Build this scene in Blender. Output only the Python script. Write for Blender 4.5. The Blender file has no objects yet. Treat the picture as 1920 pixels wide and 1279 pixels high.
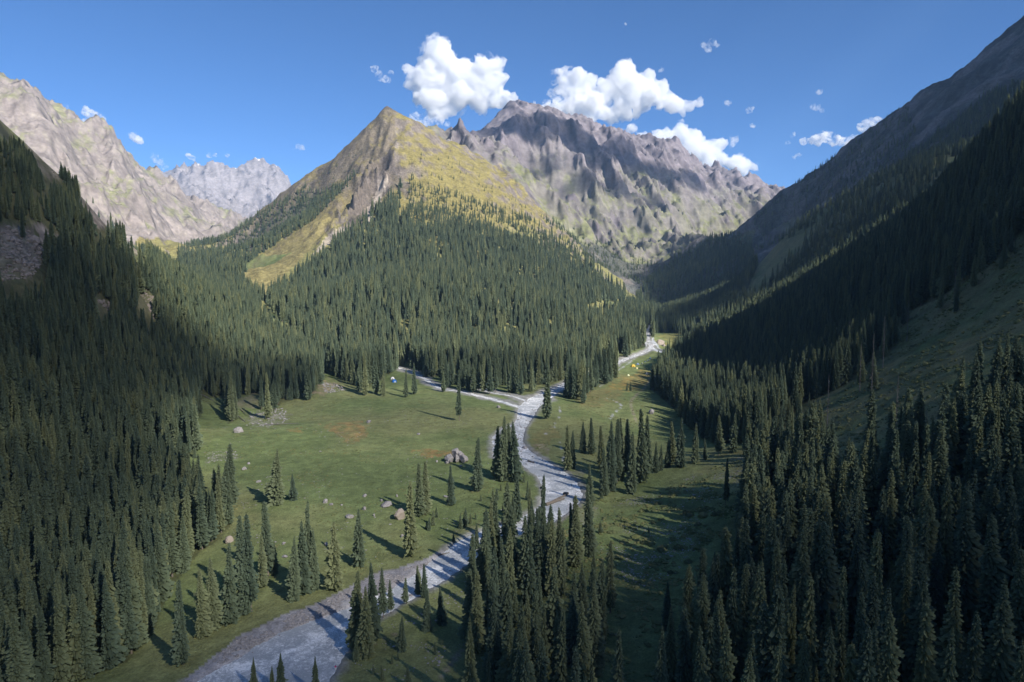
import bpy, math, random
import numpy as np
from mathutils import Vector

rnd = random.Random(7)
rng = np.random.default_rng(7)
SC = bpy.context.scene
COL = SC.collection

# ------------------------------------------------------------ camera
CAM = np.array([0.0, 0.0, 120.0])
FPX = 1280.0                       # focal length in pixels of a 1920 wide frame
PITCH = math.atan(100 / 1280)      # the camera looks a little down
cam_d = bpy.data.cameras.new('camera')
cam = bpy.data.objects.new('camera', cam_d)
COL.objects.link(cam)
cam.location = CAM
cam.rotation_euler = (math.pi / 2 - PITCH, 0, 0)
cam_d.sensor_width = 36
cam_d.lens = 36 * FPX / 1920
cam_d.clip_start = 1
cam_d.clip_end = 60000
SC.camera = cam

# ------------------------------------------------------------ sun, sky, exposure
SUN_EL = math.radians(35)
SUN_AZ = math.radians(-46)          # measured from +X towards +Y
SUN_DIR = np.array([math.cos(SUN_EL) * math.cos(SUN_AZ), math.cos(SUN_EL) * math.sin(SUN_AZ), math.sin(SUN_EL)])
sd = bpy.data.lights.new('sun', 'SUN')
sd.energy = 5.0
sd.angle = math.radians(0.53)
sd.color = (1.0, 0.93, 0.82)
sun = bpy.data.objects.new('sun', sd)
COL.objects.link(sun)
sun.rotation_euler = Vector(SUN_DIR).to_track_quat('Z', 'Y').to_euler()

W = bpy.data.worlds.new('World')
SC.world = W
W.use_nodes = True
wn = W.node_tree
sky = wn.nodes.new('ShaderNodeTexSky')
sky.sky_type = 'NISHITA'
sky.sun_disc = False
sky.sun_elevation = SUN_EL
sky.sun_rotation = math.pi / 2 - SUN_AZ
sky.altitude = 3000
sky.air_density = 0.7
sky.dust_density = 3.0
sky.ozone_density = 5.0
bg = wn.nodes['Background']
bg.inputs['Strength'].default_value = 0.106
hs_ = wn.nodes.new('ShaderNodeHueSaturation'); hs_.inputs['Saturation'].default_value = 1.12
wn.links.new(sky.outputs[0], hs_.inputs['Color']); wn.links.new(hs_.outputs[0], bg.inputs['Color'])

SC.view_settings.view_transform = 'Standard'
SC.view_settings.look = 'None'
SC.view_settings.exposure = 0.85
SC.view_settings.gamma = 1.0
SC.view_settings.use_curve_mapping = False
SC.cycles.max_bounces = 24
SC.cycles.diffuse_bounces = 3
SC.cycles.volume_bounces = 22
SC.cycles.transparent_max_bounces = 12
SC.cycles.use_denoising = True

# ------------------------------------------------------------ projection maths (to read places off a survey of the view)
CP, SP = math.cos(PITCH), math.sin(PITCH)
def ray(u, v):
    u = np.asarray(u, float); v = np.asarray(v, float)
    a = (u - 960) / FPX; b = (639.5 - v) / FPX
    d = np.stack([a, CP + b * SP, -SP + b * CP], -1)
    return d / d[..., 1:2]          # per metre of ground distance
def at(u, v, Y):
    return CAM + ray(u, v) * np.asarray(Y, float)[..., None]
def project(P):
    d = P - CAM
    f = d[..., 1] * CP - d[..., 2] * SP
    up = d[..., 1] * SP + d[..., 2] * CP
    f = np.where(f > 1, f, 1e-3)
    return 960 + FPX * d[..., 0] / f, 639.5 - FPX * up / f, f

# ------------------------------------------------------------ noise
def _h(ix, iy, s):
    n = (ix.astype(np.int64) * 374761393 + iy.astype(np.int64) * 668265263 + s * 974634777) & 0xffffffff
    n = ((n ^ (n >> 13)) * 1274126177) & 0xffffffff
    n = (n ^ (n >> 16)) & 0xffffffff
    return n / 4294967295.0
def perlin(x, y, s=0):
    ix = np.floor(x); iy = np.floor(y)
    fx = x - ix; fy = y - iy
    ux = fx * fx * fx * (fx * (fx * 6 - 15) + 10); uy = fy * fy * fy * (fy * (fy * 6 - 15) + 10)
    def g(dx, dy):
        a = _h(ix + dx, iy + dy, s) * 2 * math.pi
        return np.cos(a) * (fx - dx) + np.sin(a) * (fy - dy)
    a = g(0, 0); b = g(1, 0); c = g(0, 1); d = g(1, 1)
    return 1.5 * ((a + (b - a) * ux) * (1 - uy) + (c + (d - c) * ux) * uy)
def fbm(x, y, o=5, s=0, gain=0.5):
    r = 0; a = 1.0; f = 1.0
    for i in range(o):
        r = r + a * perlin(x * f + 17.3 * i, y * f - 9.1 * i, s + i); a *= gain; f *= 2.03
    return r
def ridged(x, y, o=6, s=0, gain=0.52):
    r = 0; a = 1.0; f = 1.0; w = 1.0
    for i in range(o):
        n = 1 - np.abs(perlin(x * f + 31.7 * i, y * f + 11.9 * i, s + i)) * 1.3
        n = np.clip(n, 0, 1) ** 2 * w
        w = np.clip(n * 1.6, 0, 1)
        r = r + a * n; a *= gain; f *= 2.1
    return r
def sstep(a, b, x):
    t = np.clip((x - a) / (b - a), 0, 1)
    return t * t * (3 - 2 * t)

# ------------------------------------------------------------ terrain survey: (u, v, distance) read off the view
def fl(Y):
    return 0.03 * (np.asarray(Y, float) - 200)
PTS = []                                          # x, y, z, region, relief amplitude
REG = {'valley': 0, 'left': 1, 'green': 2, 'massif': 3, 'rightfar': 4, 'rightnear': 5, 'leftfar': 6, 'peak': 7}
def P3(reg, amp, lst):
    for (u, v, Y) in lst:
        p = at(u, v, Y); PTS.append((p[0], p[1], p[2], REG[reg], amp))
def PW(reg, amp, lst):
    for (x, y, z) in lst:
        PTS.append((x, y, z, REG[reg], amp))
def PF(lst):                                      # points of the valley floor: column and distance
    for (u, Y) in lst:
        x = (u - 960) / FPX * Y * 1.0
        PTS.append((x, Y, float(fl(Y)), 0, 0.5))
PF([(250, 215), (450, 215), (650, 215), (850, 215), (500, 260), (700, 260), (900, 260), (480, 310), (700, 310), (880, 310),
    (1000, 330), (480, 370), (650, 370), (850, 370), (1000, 370), (450, 440), (600, 440), (780, 440), (950, 440), (1080, 430),
    (1180, 420), (430, 520), (560, 520), (700, 520), (850, 520), (1000, 520), (1120, 520), (1230, 500), (620, 640), (750, 640),
    (880, 640), (1000, 640), (1100, 640), (1200, 640), (720, 740), (830, 750), (960, 760), (1100, 780), (1190, 780), (1060, 900),
    (1150, 900), (1210, 900), (1120, 1050), (1180, 1050), (1250, 1050), (1200, 1250), (1265, 1250), (1215, 1500), (1260, 1500),
    (1240, 1750), (1255, 1950), (690, 810), (780, 810), (860, 860), (920, 890), (990, 900), (1030, 960)])
PW('valley', 1, [(-90, 100, -3), (-80, 0, -6), (0, 100, 0), (-100, -300, -15), (-90, -900, -30)])
# left slope with its spur
P3('left', 5, [(0, 235, 700), (130, 335, 800), (240, 465, 930), (400, 575, 1000), (500, 625, 960), (560, 668, 880),
    (0, 430, 560), (0, 600, 450), (0, 800, 360), (0, 1000, 300), (100, 470, 600), (200, 600, 620), (300, 560, 760), (310, 640, 690),
    (200, 750, 480), (100, 900, 355), (300, 760, 560), (450, 650, 850), (400, 700, 720), (480, 740, 670), (560, 710, 740), (100, 1150, 260),
    (-300, 0, 650), (-300, 500, 400), (-300, 900, 270)])
P3('left', 15, [(20, 300, 660), (90, 345, 740), (180, 430, 860), (30, 470, 540), (10, 500, 520)])
PW('left', 8, [(-220, 100, 25), (-400, 100, 120), (-700, 0, 330), (-1000, 400, 560), (-250, -300, 20), (-600, -500, 260), (-1200, -400, 600), (-900, 750, 520)])
# the side valley behind the spur
PW('left', 6, [(-620, 1300, 110), (-450, 1350, 95), (-1000, 1450, 240), (-700, 1700, 120)])
PW('leftfar', 15, [(-1200, 1800, 270), (-900, 2300, 165), (-1100, 2800, 250), (-1500, 2100, 400)])
# left far mountain
P3('leftfar', 56, [(0, 160, 2800), (100, 210, 3000), (215, 265, 3300), (300, 335, 3700), (380, 392, 4300), (440, 428, 4800),
    (0, 300, 2100), (150, 380, 2350), (250, 430, 2600), (300, 400, 3000), (350, 452, 3100), (400, 440, 3700), (-400, -100, 2600), (-400, 250, 1900), (-1100, -200, 2400), (200, 320, 2900)])
PW('leftfar', 60, [(-2600, 4600, 700), (-3500, 3600, 900), (-3200, 5500, 600)])
# far peaks
P3('peak', 75, [(310, 345, 8300), (345, 340, 8400), (375, 330, 8400), (410, 338, 8300), (440, 335, 8200), (466, 318, 8100), (486, 284, 8000), (510, 318, 8100), (528, 336, 8150),
    (550, 350, 8200), (600, 390, 8300), (440, 385, 6900), (480, 385, 6700), (530, 390, 6900)])
P3('peak', 60, [(345, 350, 6900), (380, 365, 6800), (425, 388, 6500), (400, 420, 5600), (460, 430, 5300)])
PW('peak', 80, [(-4500, 9500, 900), (-2500, 10300, 1000), (-6500, 8000, 900)])
# green mountain
P3('green', 16, [(730, 210, 2500), (695, 240, 2520), (640, 287, 2550), (590, 318, 2560), (545, 350, 2550), (480, 400, 2520), (430, 440, 2500), (375, 462, 2450),
    (765, 228, 2540), (800, 247, 2560), (860, 290, 2450), (925, 345, 2330), (1000, 410, 2220), (1100, 490, 2080), (1170, 555, 1980), (1225, 590, 1900),
    (755, 300, 2200), (740, 340, 2090), (700, 400, 1900), (680, 320, 2250), (660, 400, 1960)])
P3('green', 10, [(840, 330, 2200), (760, 400, 1850), (650, 470, 1650), (800, 450, 1650), (900, 420, 1900), (700, 550, 1180), (900, 540, 1300), (1000, 600, 1130), (1020, 500, 1700),
    (800, 635, 980), (900, 650, 1010), (1100, 600, 1350), (1150, 590, 1550), (550, 580, 1200), (480, 500, 1600), (600, 420, 1900), (400, 480, 2100), (640, 668, 930), (500, 560, 1350), (1090, 652, 1080)])
# massif
P3('massif', 75, [(830, 258, 3000), (880, 240, 3600), (915, 226, 3900), (940, 214, 4150), (960, 203, 4200), (993, 219, 4250), (1012, 201, 4220), (1038, 193, 4220), (1065, 238, 4350), (1120, 245, 4500),
    (1200, 262, 4800), (1260, 285, 5000), (1320, 318, 5100), (1400, 348, 5200), (1450, 372, 5300), (1500, 400, 5500), (1600, 420, 5800),
    (940, 290, 3300), (1035, 285, 3600), (1100, 315, 3500), (1000, 340, 3250), (1160, 390, 3300), (1240, 400, 3500), (1230, 330, 3900), (1100, 420, 2950),
    (1190, 510, 2750), (1250, 450, 3200), (1330, 400, 3900), (1380, 430, 3800), (1420, 400, 4300), (1230, 500, 2900), (1290, 470, 3200)])
PW('massif', 60, [(0, 5800, 600), (1500, 6800, 600), (3500, 7000, 700), (700, 2700, 200), (300, 2750, 330), (900, 2500, 140), (-600, 4000, 420), (-700, 3000, 430), (-1000, 6000, 400), (0, 9500, 600), (3000, 10000, 700),
    (-500, 7500, 400), (5500, 8500, 800), (2600, 5000, 420), (1300, 3500, 260)])
# right far mountain
P3('rightfar', 22, [(2400, -250, 2000), (1920, 38, 2250), (1850, 95, 2300), (1780, 143, 2350), (1700, 193, 2400), (1640, 240, 2450), (1560, 300, 2550), (1460, 370, 2650),
    (1385, 440, 2650), (1330, 450, 2500), (1270, 485, 2450), (1215, 530, 2400), (1240, 580, 2050),
    (1300, 520, 2150), (1400, 540, 1700), (1400, 480, 2100), (1500, 440, 2000), (1500, 500, 1600), (1600, 400, 1800), (1700, 300, 1900), (1800, 250, 1700), (1300, 575, 1800), (1900, 200, 1700)])
PW('rightfar', 30, [(2300, 3500, 500), (2600, 2600, 900), (1500, 3600, 250), (3600, 2400, 1300), (3500, 4500, 900), (1250, 3100, 330)])
# right near slope
P3('rightnear', 4, [(1290, 618, 1450), (1400, 590, 1200), (1550, 525, 950), (1700, 440, 760), (1800, 345, 680), (1920, 220, 620), (2300, -80, 560),
    (1240, 740, 700), (1290, 780, 590), (1290, 660, 1100), (1350, 800, 555), (1500, 650, 680), (1400, 700, 740), (1500, 750, 510), (1650, 600, 590), (1700, 520, 610), (1850, 480, 490), (1920, 600, 375),
    (1850, 700, 330), (1600, 780, 395), (1430, 850, 400), (1300, 895, 385), (1180, 935, 368), (1300, 1000, 310), (1200, 1000, 320), (1350, 1100, 250), (1500, 1000, 275), (1700, 900, 270), (1900, 900, 240), (1900, 1150, 180),
    (1600, 1200, 192), (1350, 1250, 200), (1150, 1150, 243), (1040, 1220, 222)])
PW('rightnear', 6, [(100, 100, 22), (200, 50, 60), (400, 0, 190), (900, 900, 380), (800, 0, 450), (1300, -300, 650), (1300, 400, 520), (200, -400, 40), (600, -700, 350), (2200, 500, 1250), (2300, -700, 1300), (700, 1250, 330),
    (600, 1450, 250), (1400, 1100, 480)])

PTS = np.array(PTS)
_c = 45.0
def _solve():
    X = PTS[:, :2]; n = len(X)
    D = np.sqrt(((X[:, None] - X[None]) ** 2).sum(-1) + _c * _c)
    A = np.zeros((n + 3, n + 3)); A[:n, :n] = D + np.eye(n) * -1.5
    A[:n, n] = 1; A[:n, n + 1:] = X / 1000; A[n, :n] = 1; A[n + 1:, :n] = X.T / 1000
    b = np.zeros(n + 3); b[:n] = PTS[:, 2]
    return np.linalg.solve(A, b)
_w = _solve()
def base_h(x, y, full=False):
    shp = np.shape(x); x = np.ravel(x).astype(float); y = np.ravel(y).astype(float)
    out = np.zeros_like(x); amp = np.zeros_like(x); reg = np.zeros(len(x), np.int8)
    for i in range(0, len(x), 60000):
        sl = slice(i, i + 60000)
        d2 = (x[sl, None] - PTS[None, :, 0]) ** 2 + (y[sl, None] - PTS[None, :, 1]) ** 2
        out[sl] = np.sqrt(d2 + _c * _c) @ _w[:-3] + _w[-3] + x[sl] / 1000 * _w[-2] + y[sl] / 1000 * _w[-1]
        w = 1 / (d2 + 900) ** 1.6
        amp[sl] = (w @ PTS[:, 4]) / w.sum(1)
        if full:
            # region = that of the nearest survey point, edges made uneven
            reg[sl] = PTS[np.argmin(d2, 1), 3]
    r = (out.reshape(shp), amp.reshape(shp))
    return r + (reg.reshape(shp),) if full else r

# river course on the valley floor: (u, v, half width in pixels)
RIV = [(445, 1330, 165), (500, 1279, 128), (566, 1218, 94), (636, 1172, 54), (700, 1138, 38), (760, 1108, 34), (820, 1070, 36), (880, 1025, 36), (930, 1000, 34), (985, 982, 32),
       (1035, 955, 34), (1055, 925, 40), (1040, 895, 34), (1005, 868, 28), (978, 842, 15), (972, 820, 11), (975, 800, 13), (985, 780, 17), (992, 762, 20), (1015, 745, 20),
       (1045, 728, 11), (1075, 712, 8), (1110, 698, 7), (1145, 685, 6.5), (1175, 672, 7), (1205, 661, 6), (1222, 650, 5), (1214, 636, 4.5), (1216, 620, 4), (1228, 606, 3.5), (1238, 594, 3.5)]
BR1 = [(985, 765, 9), (955, 757, 7), (925, 748, 7), (895, 741, 6), (860, 733, 5), (825, 727, 5), (790, 706, 5), (755, 692, 4), (720, 682, 4), (690, 676, 4)]
BR2 = [(1000, 755, 6), (960, 742, 5), (920, 735, 4), (890, 722, 4), (855, 700, 3.5), (845, 688, 3)]
BR3 = [(968, 835, 5), (935, 858, 7), (926, 838, 5), (932, 812, 4), (962, 795, 4)]
BR4 = [(1222, 652, 5), (1245, 662, 4), (1262, 664, 3), (1270, 676, 2.5), (1300, 690, 2)]
def floor_pt(u, v):
    d = ray(u, v)
    t = (120 - fl(0)) / (0.03 - d[..., 2])
    return CAM + d * t[..., None], t
def densify(l, step=2.0):
    a = np.array(l, float); P, t = floor_pt(a[:, 0], a[:, 1]); hw = a[:, 2] / FPX * t * 0.96
    c = np.column_stack([P[:, 0], P[:, 1], hw]); out = []
    n = len(c)
    for i in range(n - 1):
        p0 = c[max(i - 1, 0)]; p1 = c[i]; p2 = c[i + 1]; p3 = c[min(i + 2, n - 1)]
        k = max(2, int(np.hypot(*(p2 - p1)[:2]) / step))
        for j in range(k):
            s = j / k
            out.append(0.5 * (2 * p1 + (p2 - p0) * s + (2 * p0 - 5 * p1 + 4 * p2 - p3) * s * s + (3 * p1 - p0 - 3 * p2 + p3) * s ** 3))
    out.append(c[-1])
    return np.array(out)
RIVERS = [densify(l) for l in (RIV, BR1, BR2, BR3, BR4)]
RALL = np.concatenate([r[::2] for r in RIVERS])
def river_sd(x, y):                               # metres outside the water edge (negative inside)
    shp = np.shape(x); x = np.ravel(x); y = np.ravel(y); out = np.full(len(x), 60.0)
    idx = np.where((y > 120) & (y < 2100) & (x > -260) & (x < 480))[0]
    for i in range(0, len(idx), 20000):
        k = idx[i:i + 20000]
        d = np.hypot(x[k, None] - RALL[None, :, 0], y[k, None] - RALL[None, :, 1]) - RALL[None, :, 2]
        out[k] = d.min(1)
    return out.reshape(shp)

# direction of the ribs that run down the massif
MA = math.atan2(0.41, 0.91)
def height(x, y, full=False):
    x = np.asarray(x, float); y = np.asarray(y, float)
    wx = x + 60 * fbm(x / 400, y / 400, 3, 91); wy = y + 60 * fbm(x / 400 + 9, y / 400, 3, 92)
    r = base_h(x, y, full)
    z, amp = r[0], r[1]
    r0 = np.hypot(x, y)
    fp = fl(y)
    rock = sstep(18, 50, amp)
    # rocky relief: ribs running down the slope
    a = x * math.cos(MA) + y * math.sin(MA); b = -x * math.sin(MA) + y * math.cos(MA)
    wa = a + 30 * fbm(x / 300, y / 300, 3, 5) + 7 * fbm(x / 40, y / 40, 3, 7); wb = b + 40 * fbm(x / 260, y / 260, 3, 6)
    if np.any(rock > 0):
        crest = 1 - 0.55 * sstep(0.80, 1.0, z / (900 + 330 * sstep(-300, 300, x) - 120 * sstep(1300, 2100, x))) * (y > 3300) * (y < 5600) * (x > -600)
        rr = ridged(wa / 430, wb / 980, 6, 21, 0.5) - 0.75
        r2 = ridged(wa / 85 + 3, wb / 240, 5, 41, 0.62) - 0.75
        z = z + rock * amp * crest * (1.35 * rr + 0.32 * r2 + 0.5 * fbm(x / 70, y / 70, 4, 51) * 0.35)
    soft = 1 - rock
    z = z + soft * amp * (0.9 * fbm(wx / 150, wy / 150, 4, 11) + 0.35 * (ridged(wx / 90, wy / 90, 4, 61) - 0.8))
    # broken cliffs on the rib of the green mountain
    cl = np.exp(-(((x + 445) / 75) ** 2 + ((y - 2080) / 230) ** 2)) + 0.2 * np.exp(-(((x + 440) / 50) ** 2 + ((y - 2440) / 80) ** 2))
    if np.any(cl > 0.02):
        z = z + cl * (46 * (ridged(x / 75, y / 110, 5, 311) - 0.75))
    # the sharp summit of the green mountain
    z = z + 34 * np.exp(-np.hypot(x + 452, (y - 2500) * 0.6) / 55)
    # valley floor: low humps
    low = 1 - sstep(2, 14, np.abs(z - fp))
    z = z + 0.35 * low * fbm(x / 22, y / 22, 3, 71)
    if full:
        sd_ = river_sd(x, y)
    else:
        sd_ = river_sd(x, y)
    sdn = sd_ + 0.9 * fbm(x / 6, y / 6, 3, 81)
    near = (1 - sstep(0, 22, sd_))
    near = near * (1 - sstep(9, 22, np.abs(z - fp)))
    z = z * (1 - near) + (fp + 0.1) * near
    z = z - 1.5 * (1 - sstep(-2.2, 1.4, sdn)) * (near > 0)
    if full:
        return z, amp, r[2], sd_, sdn, fp
    return z

# ------------------------------------------------------------ helpers
def pip(u, v, poly):
    p = np.array(poly, float); x = np.asarray(u); y = np.asarray(v); c = np.zeros(x.shape, bool)
    j = len(p) - 1
    for i in range(len(p)):
        xi, yi = p[i]; xj, yj = p[j]
        if yi != yj:
            c ^= ((yi > y) != (yj > y)) & (x < (xj - xi) * (y - yi) / (yj - yi) + xi)
        j = i
    return c
def link(name, me, mat=None, parent=None):
    o = bpy.data.objects.new(name, me); COL.objects.link(o)
    if mat is not None and len(me.materials) == 0: me.materials.append(mat)
    if parent is not None: o.parent = parent
    return o
def mesh(name, V, F, smooth=False, mat=None):
    me = bpy.data.meshes.new(name)
    V = np.asarray(V, np.float32); F = np.asarray(F, np.int32)
    me.vertices.add(len(V)); me.vertices.foreach_set('co', V.ravel())
    k = F.shape[1]
    me.loops.add(F.size); me.loops.foreach_set('vertex_index', F.ravel())
    me.polygons.add(len(F)); me.polygons.foreach_set('loop_start', np.arange(0, F.size, k, dtype=np.int32))
    me.polygons.foreach_set('use_smooth', np.full(len(F), smooth))
    me.update(calc_edges=True)
    if mat is not None: me.materials.append(mat)
    return me
def tag(o, label=None, cat=None, group=None, kind=None):
    if label: o['label'] = label
    if cat: o['category'] = cat
    if group: o['group'] = group
    if kind: o['kind'] = kind
    return o
def colattr(me, C, name='cover'):
    a = me.color_attributes.new(name, 'FLOAT_COLOR', 'POINT')
    c = np.ones((len(C), 4), np.float32); c[:, :3] = C
    a.data.foreach_set('color', c.ravel())

def new_mat(name, rough=0.9):
    m = bpy.data.materials.new(name); m.use_nodes = True
    nt = m.node_tree; b = nt.nodes['Principled BSDF']
    b.inputs['Roughness'].default_value = rough
    b.inputs['Specular IOR Level'].default_value = 0.15
    return m, nt, b
def N(nt, t, **k):
    n = nt.nodes.new(t)
    for a, v in k.items():
        if a in n.inputs: n.inputs[a].default_value = v
        else: setattr(n, a, v)
    return n
def noise_node(nt, scale, detail=6, rough=0.6, vec=None):
    n = nt.nodes.new('ShaderNodeTexNoise')
    n.inputs['Scale'].default_value = scale; n.inputs['Detail'].default_value = detail; n.inputs['Roughness'].default_value = rough
    if vec is not None: nt.links.new(vec, n.inputs['Vector'])
    return n
def mulc(nt, a, b):                               # colour times value
    m = nt.nodes.new('ShaderNodeVectorMath'); m.operation = 'MULTIPLY'
    nt.links.new(a, m.inputs[0]); nt.links.new(b, m.inputs[1]); return m.outputs[0]
def rng_node(nt, src, a, b, c=0.0, d=1.0):
    m = nt.nodes.new('ShaderNodeMapRange'); m.inputs[1].default_value = c; m.inputs[2].default_value = d
    m.inputs[3].default_value = a; m.inputs[4].default_value = b; nt.links.new(src, m.inputs[0]); return m.outputs[0]
def add_bump(nt, b, src, strength, dist):
    bp = nt.nodes.new('ShaderNodeBump'); bp.inputs['Strength'].default_value = strength; bp.inputs['Distance'].default_value = dist
    nt.links.new(src, bp.inputs['Height']); nt.links.new(bp.outputs[0], b.inputs['Normal']); return bp

def ground_mat(name, s1, s2, bump, dist, vary=0.5, sb=None, kind='FBM'):
    m, nt, b = new_mat(name, 0.95)
    g = nt.nodes.new('ShaderNodeNewGeometry')
    at_ = nt.nodes.new('ShaderNodeAttribute'); at_.attribute_name = 'cover'
    n1 = noise_node(nt, s1, 8, 0.65, g.outputs['Position']); n2 = noise_node(nt, s2, 5, 0.7, g.outputs['Position'])
    a = rng_node(nt, n1.outputs[0], 1 - vary, 1 + vary, 0.25, 0.75); c = rng_node(nt, n2.outputs[0], 1 - vary, 1 + vary, 0.25, 0.75)
    nt.links.new(mulc(nt, mulc(nt, at_.outputs['Color'], a), c), b.inputs['Base Color'])
    n3 = noise_node(nt, sb or s1, 10, 0.68, g.outputs['Position']); n3.noise_type = kind
    add_bump(nt, b, n3.outputs[0], bump, dist)
    return m
M_turf = ground_mat('turf', 1.3, 0.16, 0.9, 0.9, 0.38, 0.5)
M_slope = ground_mat('mountain_turf', 0.16, 0.04, 0.9, 9.0, 0.34, 0.05)
M_rock = ground_mat('mountain_rock', 0.045, 0.012, 1.0, 30.0, 0.32, 0.011, 'RIDGED_MULTIFRACTAL')

# ------------------------------------------------------------ forest stands, drawn on the survey
STANDS = [
 # name, polygon, density, (low, high) height in metres
 ('left', [(-900, 250), (0, 262), (70, 300), (150, 345), (205, 410), (260, 470), (340, 510), (450, 575), (540, 640), (600, 680), (612, 705), (588, 740), (530, 755), (500, 785), (470, 770), (430, 795), (385, 775), (355, 800),
           (372, 840), (335, 880), (370, 960), (440, 975), (415, 1010), (370, 1040), (340, 1080), (320, 1100), (290, 1180), (240, 1240), (120, 1290), (0, 1420), (-900, 1500)], 0.9, (24, 36)),
 ('side_valley', [(330, 468), (400, 452), (450, 495), (500, 560), (470, 600), (420, 560), (340, 512)], 0.75, (20, 32)),
 ('green_left', [(370, 468), (430, 442), (500, 392), (560, 358), (620, 318), (660, 292), (688, 300), (655, 350), (590, 412), (520, 458), (470, 490), (440, 515), (400, 500)], 0.85, (18, 26)),
 ('green_left_top', [(560, 362), (620, 315), (690, 262), (712, 262), (700, 300), (640, 350)], 0.12, (8, 14)),
 ('green', [(752, 335), (750, 400), (800, 440), (860, 420), (960, 450), (1030, 440), (1110, 500), (1180, 560), (1240, 592), (1232, 625), (1205, 650), (1170, 672), (1105, 690), (1070, 705), (1030, 722), (965, 722),
            (905, 728), (860, 705), (800, 708), (760, 680), (735, 700), (690, 728), (640, 718), (612, 690), (560, 640), (500, 570), (520, 545), (560, 520), (640, 450), (700, 390)], 0.56, (28, 42)),
 ('green_edge', [(770, 330), (840, 350), (920, 370), (1000, 415), (1040, 445), (960, 455), (860, 425), (800, 445), (760, 400)], 0.5, (14, 24)),
 ('green_top', [(755, 290), (850, 290), (960, 365), (1010, 415), (900, 380), (780, 345)], 0.10, (8, 14)),
 ('massif_foot', [(1010, 400), (1100, 440), (1190, 480), (1250, 500), (1230, 545), (1190, 530), (1100, 490), (1040, 440)], 0.33, (14, 22)),
 ('river_edge', [(1052, 745), (1085, 722), (1150, 698), (1165, 702), (1120, 728), (1090, 752)], 0.4, (32, 42)),
 ('river_edge', [(820, 712), (860, 712), (905, 735), (975, 732), (1012, 728), (1000, 742), (900, 742), (850, 730), (810, 725)], 0.35, (30, 40)),
 ('camp', [(1240, 592), (1300, 585), (1420, 560), (1540, 500), (1560, 540), (1420, 640), (1320, 655), (1295, 655), (1293, 632), (1250, 622), (1235, 625)], 0.85, (28, 36)),
 ('far_right', [(1192, 560), (1215, 528), (1270, 482), (1335, 445), (1400, 440), (1420, 500), (1400, 545), (1300, 590), (1240, 590)], 0.8, (24, 32)),
 ('far_right_high', [(1380, 438), (1460, 368), (1560, 298), (1640, 240), (1700, 200), (1720, 260), (1600, 370), (1500, 440), (1420, 470)], 0.33, (14, 22)),
 ('far_right_strip', [(1560, 400), (1700, 290), (1850, 180), (1920, 150), (1920, 260), (1750, 400), (1540, 520), (1400, 590), (1430, 540)], 0.45, (18, 28)),
 ('right', [(1285, 640), (1420, 575), (1550, 520), (1700, 435), (1800, 335), (1830, 300), (1920, 215), (2700, -300), (2700, 300), (2000, 420), (1900, 455), (1840, 510), (1760, 560), (1690, 590), (1630, 680), (1570, 730), (1500, 760),
            (1470, 800), (1420, 830), (1340, 835), (1290, 800), (1262, 765), (1215, 725), (1225, 690), (1250, 668)], 0.92, (25, 36)),
 ('hillside', [(1920, 430), (1920, 600), (1780, 720), (1600, 800), (1440, 870), (1380, 850), (1470, 815), (1570, 740), (1640, 690), (1700, 600), (1850, 510)], 0.20, (12, 30)),
 ('lower_right', [(1370, 975), (1430, 915), (1500, 895), (1570, 875), (1650, 850), (1740, 815), (1830, 755), (1920, 690), (2800, 500), (2800, 1500), (2000, 1560), (1300, 1500), (1290, 1250), (1270, 1130), (1340, 1060)], 0.6, (28, 42)),
 ('lower_mid', [(1095, 1040), (1150, 1060), (1200, 1110), (1260, 1120), (1300, 1250), (1300, 1480), (1050, 1500), (1060, 1250)], 0.3, (24, 36)),
 ('lower_centre', [(885, 1060), (930, 1020), (1000, 1010), (1070, 1020), (1110, 1080), (1100, 1160), (1090, 1250), (1060, 1400), (900, 1480), (880, 1280), (885, 1180)], 0.46, (23, 34)),
]
BARE = [
 [(-20, 420), (60, 425), (85, 480), (60, 520), (-20, 530)], [(60, 255), (105, 300), (115, 340), (80, 330), (50, 290)], [(150, 345), (185, 350), (215, 420), (180, 430), (150, 400)],
 [(55, 415), (110, 440), (125, 470), (90, 460)], [(225, 430), (280, 470), (250, 480), (215, 455)], [(255, 540), (300, 560), (290, 600), (260, 580)], [(175, 560), (215, 565), (210, 590), (180, 590)],
 [(735, 300), (765, 335), (735, 360), (700, 395), (640, 450), (560, 520), (505, 560), (470, 545), (450, 520), (500, 482), (580, 432), (650, 365), (705, 305)],
 [(1098, 572), (1160, 566), (1162, 590), (1120, 605), (1095, 590)], [(440, 742), (490, 738), (520, 790), (450, 800)],
 [(1180, 660), (1290, 622), (1300, 650), (1250, 690), (1225, 730), (1180, 720)], [(1560, 240), (1590, 250), (1585, 300), (1560, 290)], [(1770, 300), (1800, 290), (1810, 330), (1780, 340)],
 [(945, 612), (975, 612), (975, 650), (945, 650)], [(1180, 560), (1170, 560), (1170, 580), (1180, 580)],
 [(375, 750), (420, 740), (430, 790), (380, 800)]]
def forest_density(u, v):
    d = np.zeros(np.shape(u)); st = np.full(np.shape(u), -1)
    for i, s in enumerate(STANDS):
        m = pip(u, v, s[1]); d[m] = s[2]; st[m] = i
    for b in BARE: d[pip(u, v, b)] *= 0.03
    return d, st

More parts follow.
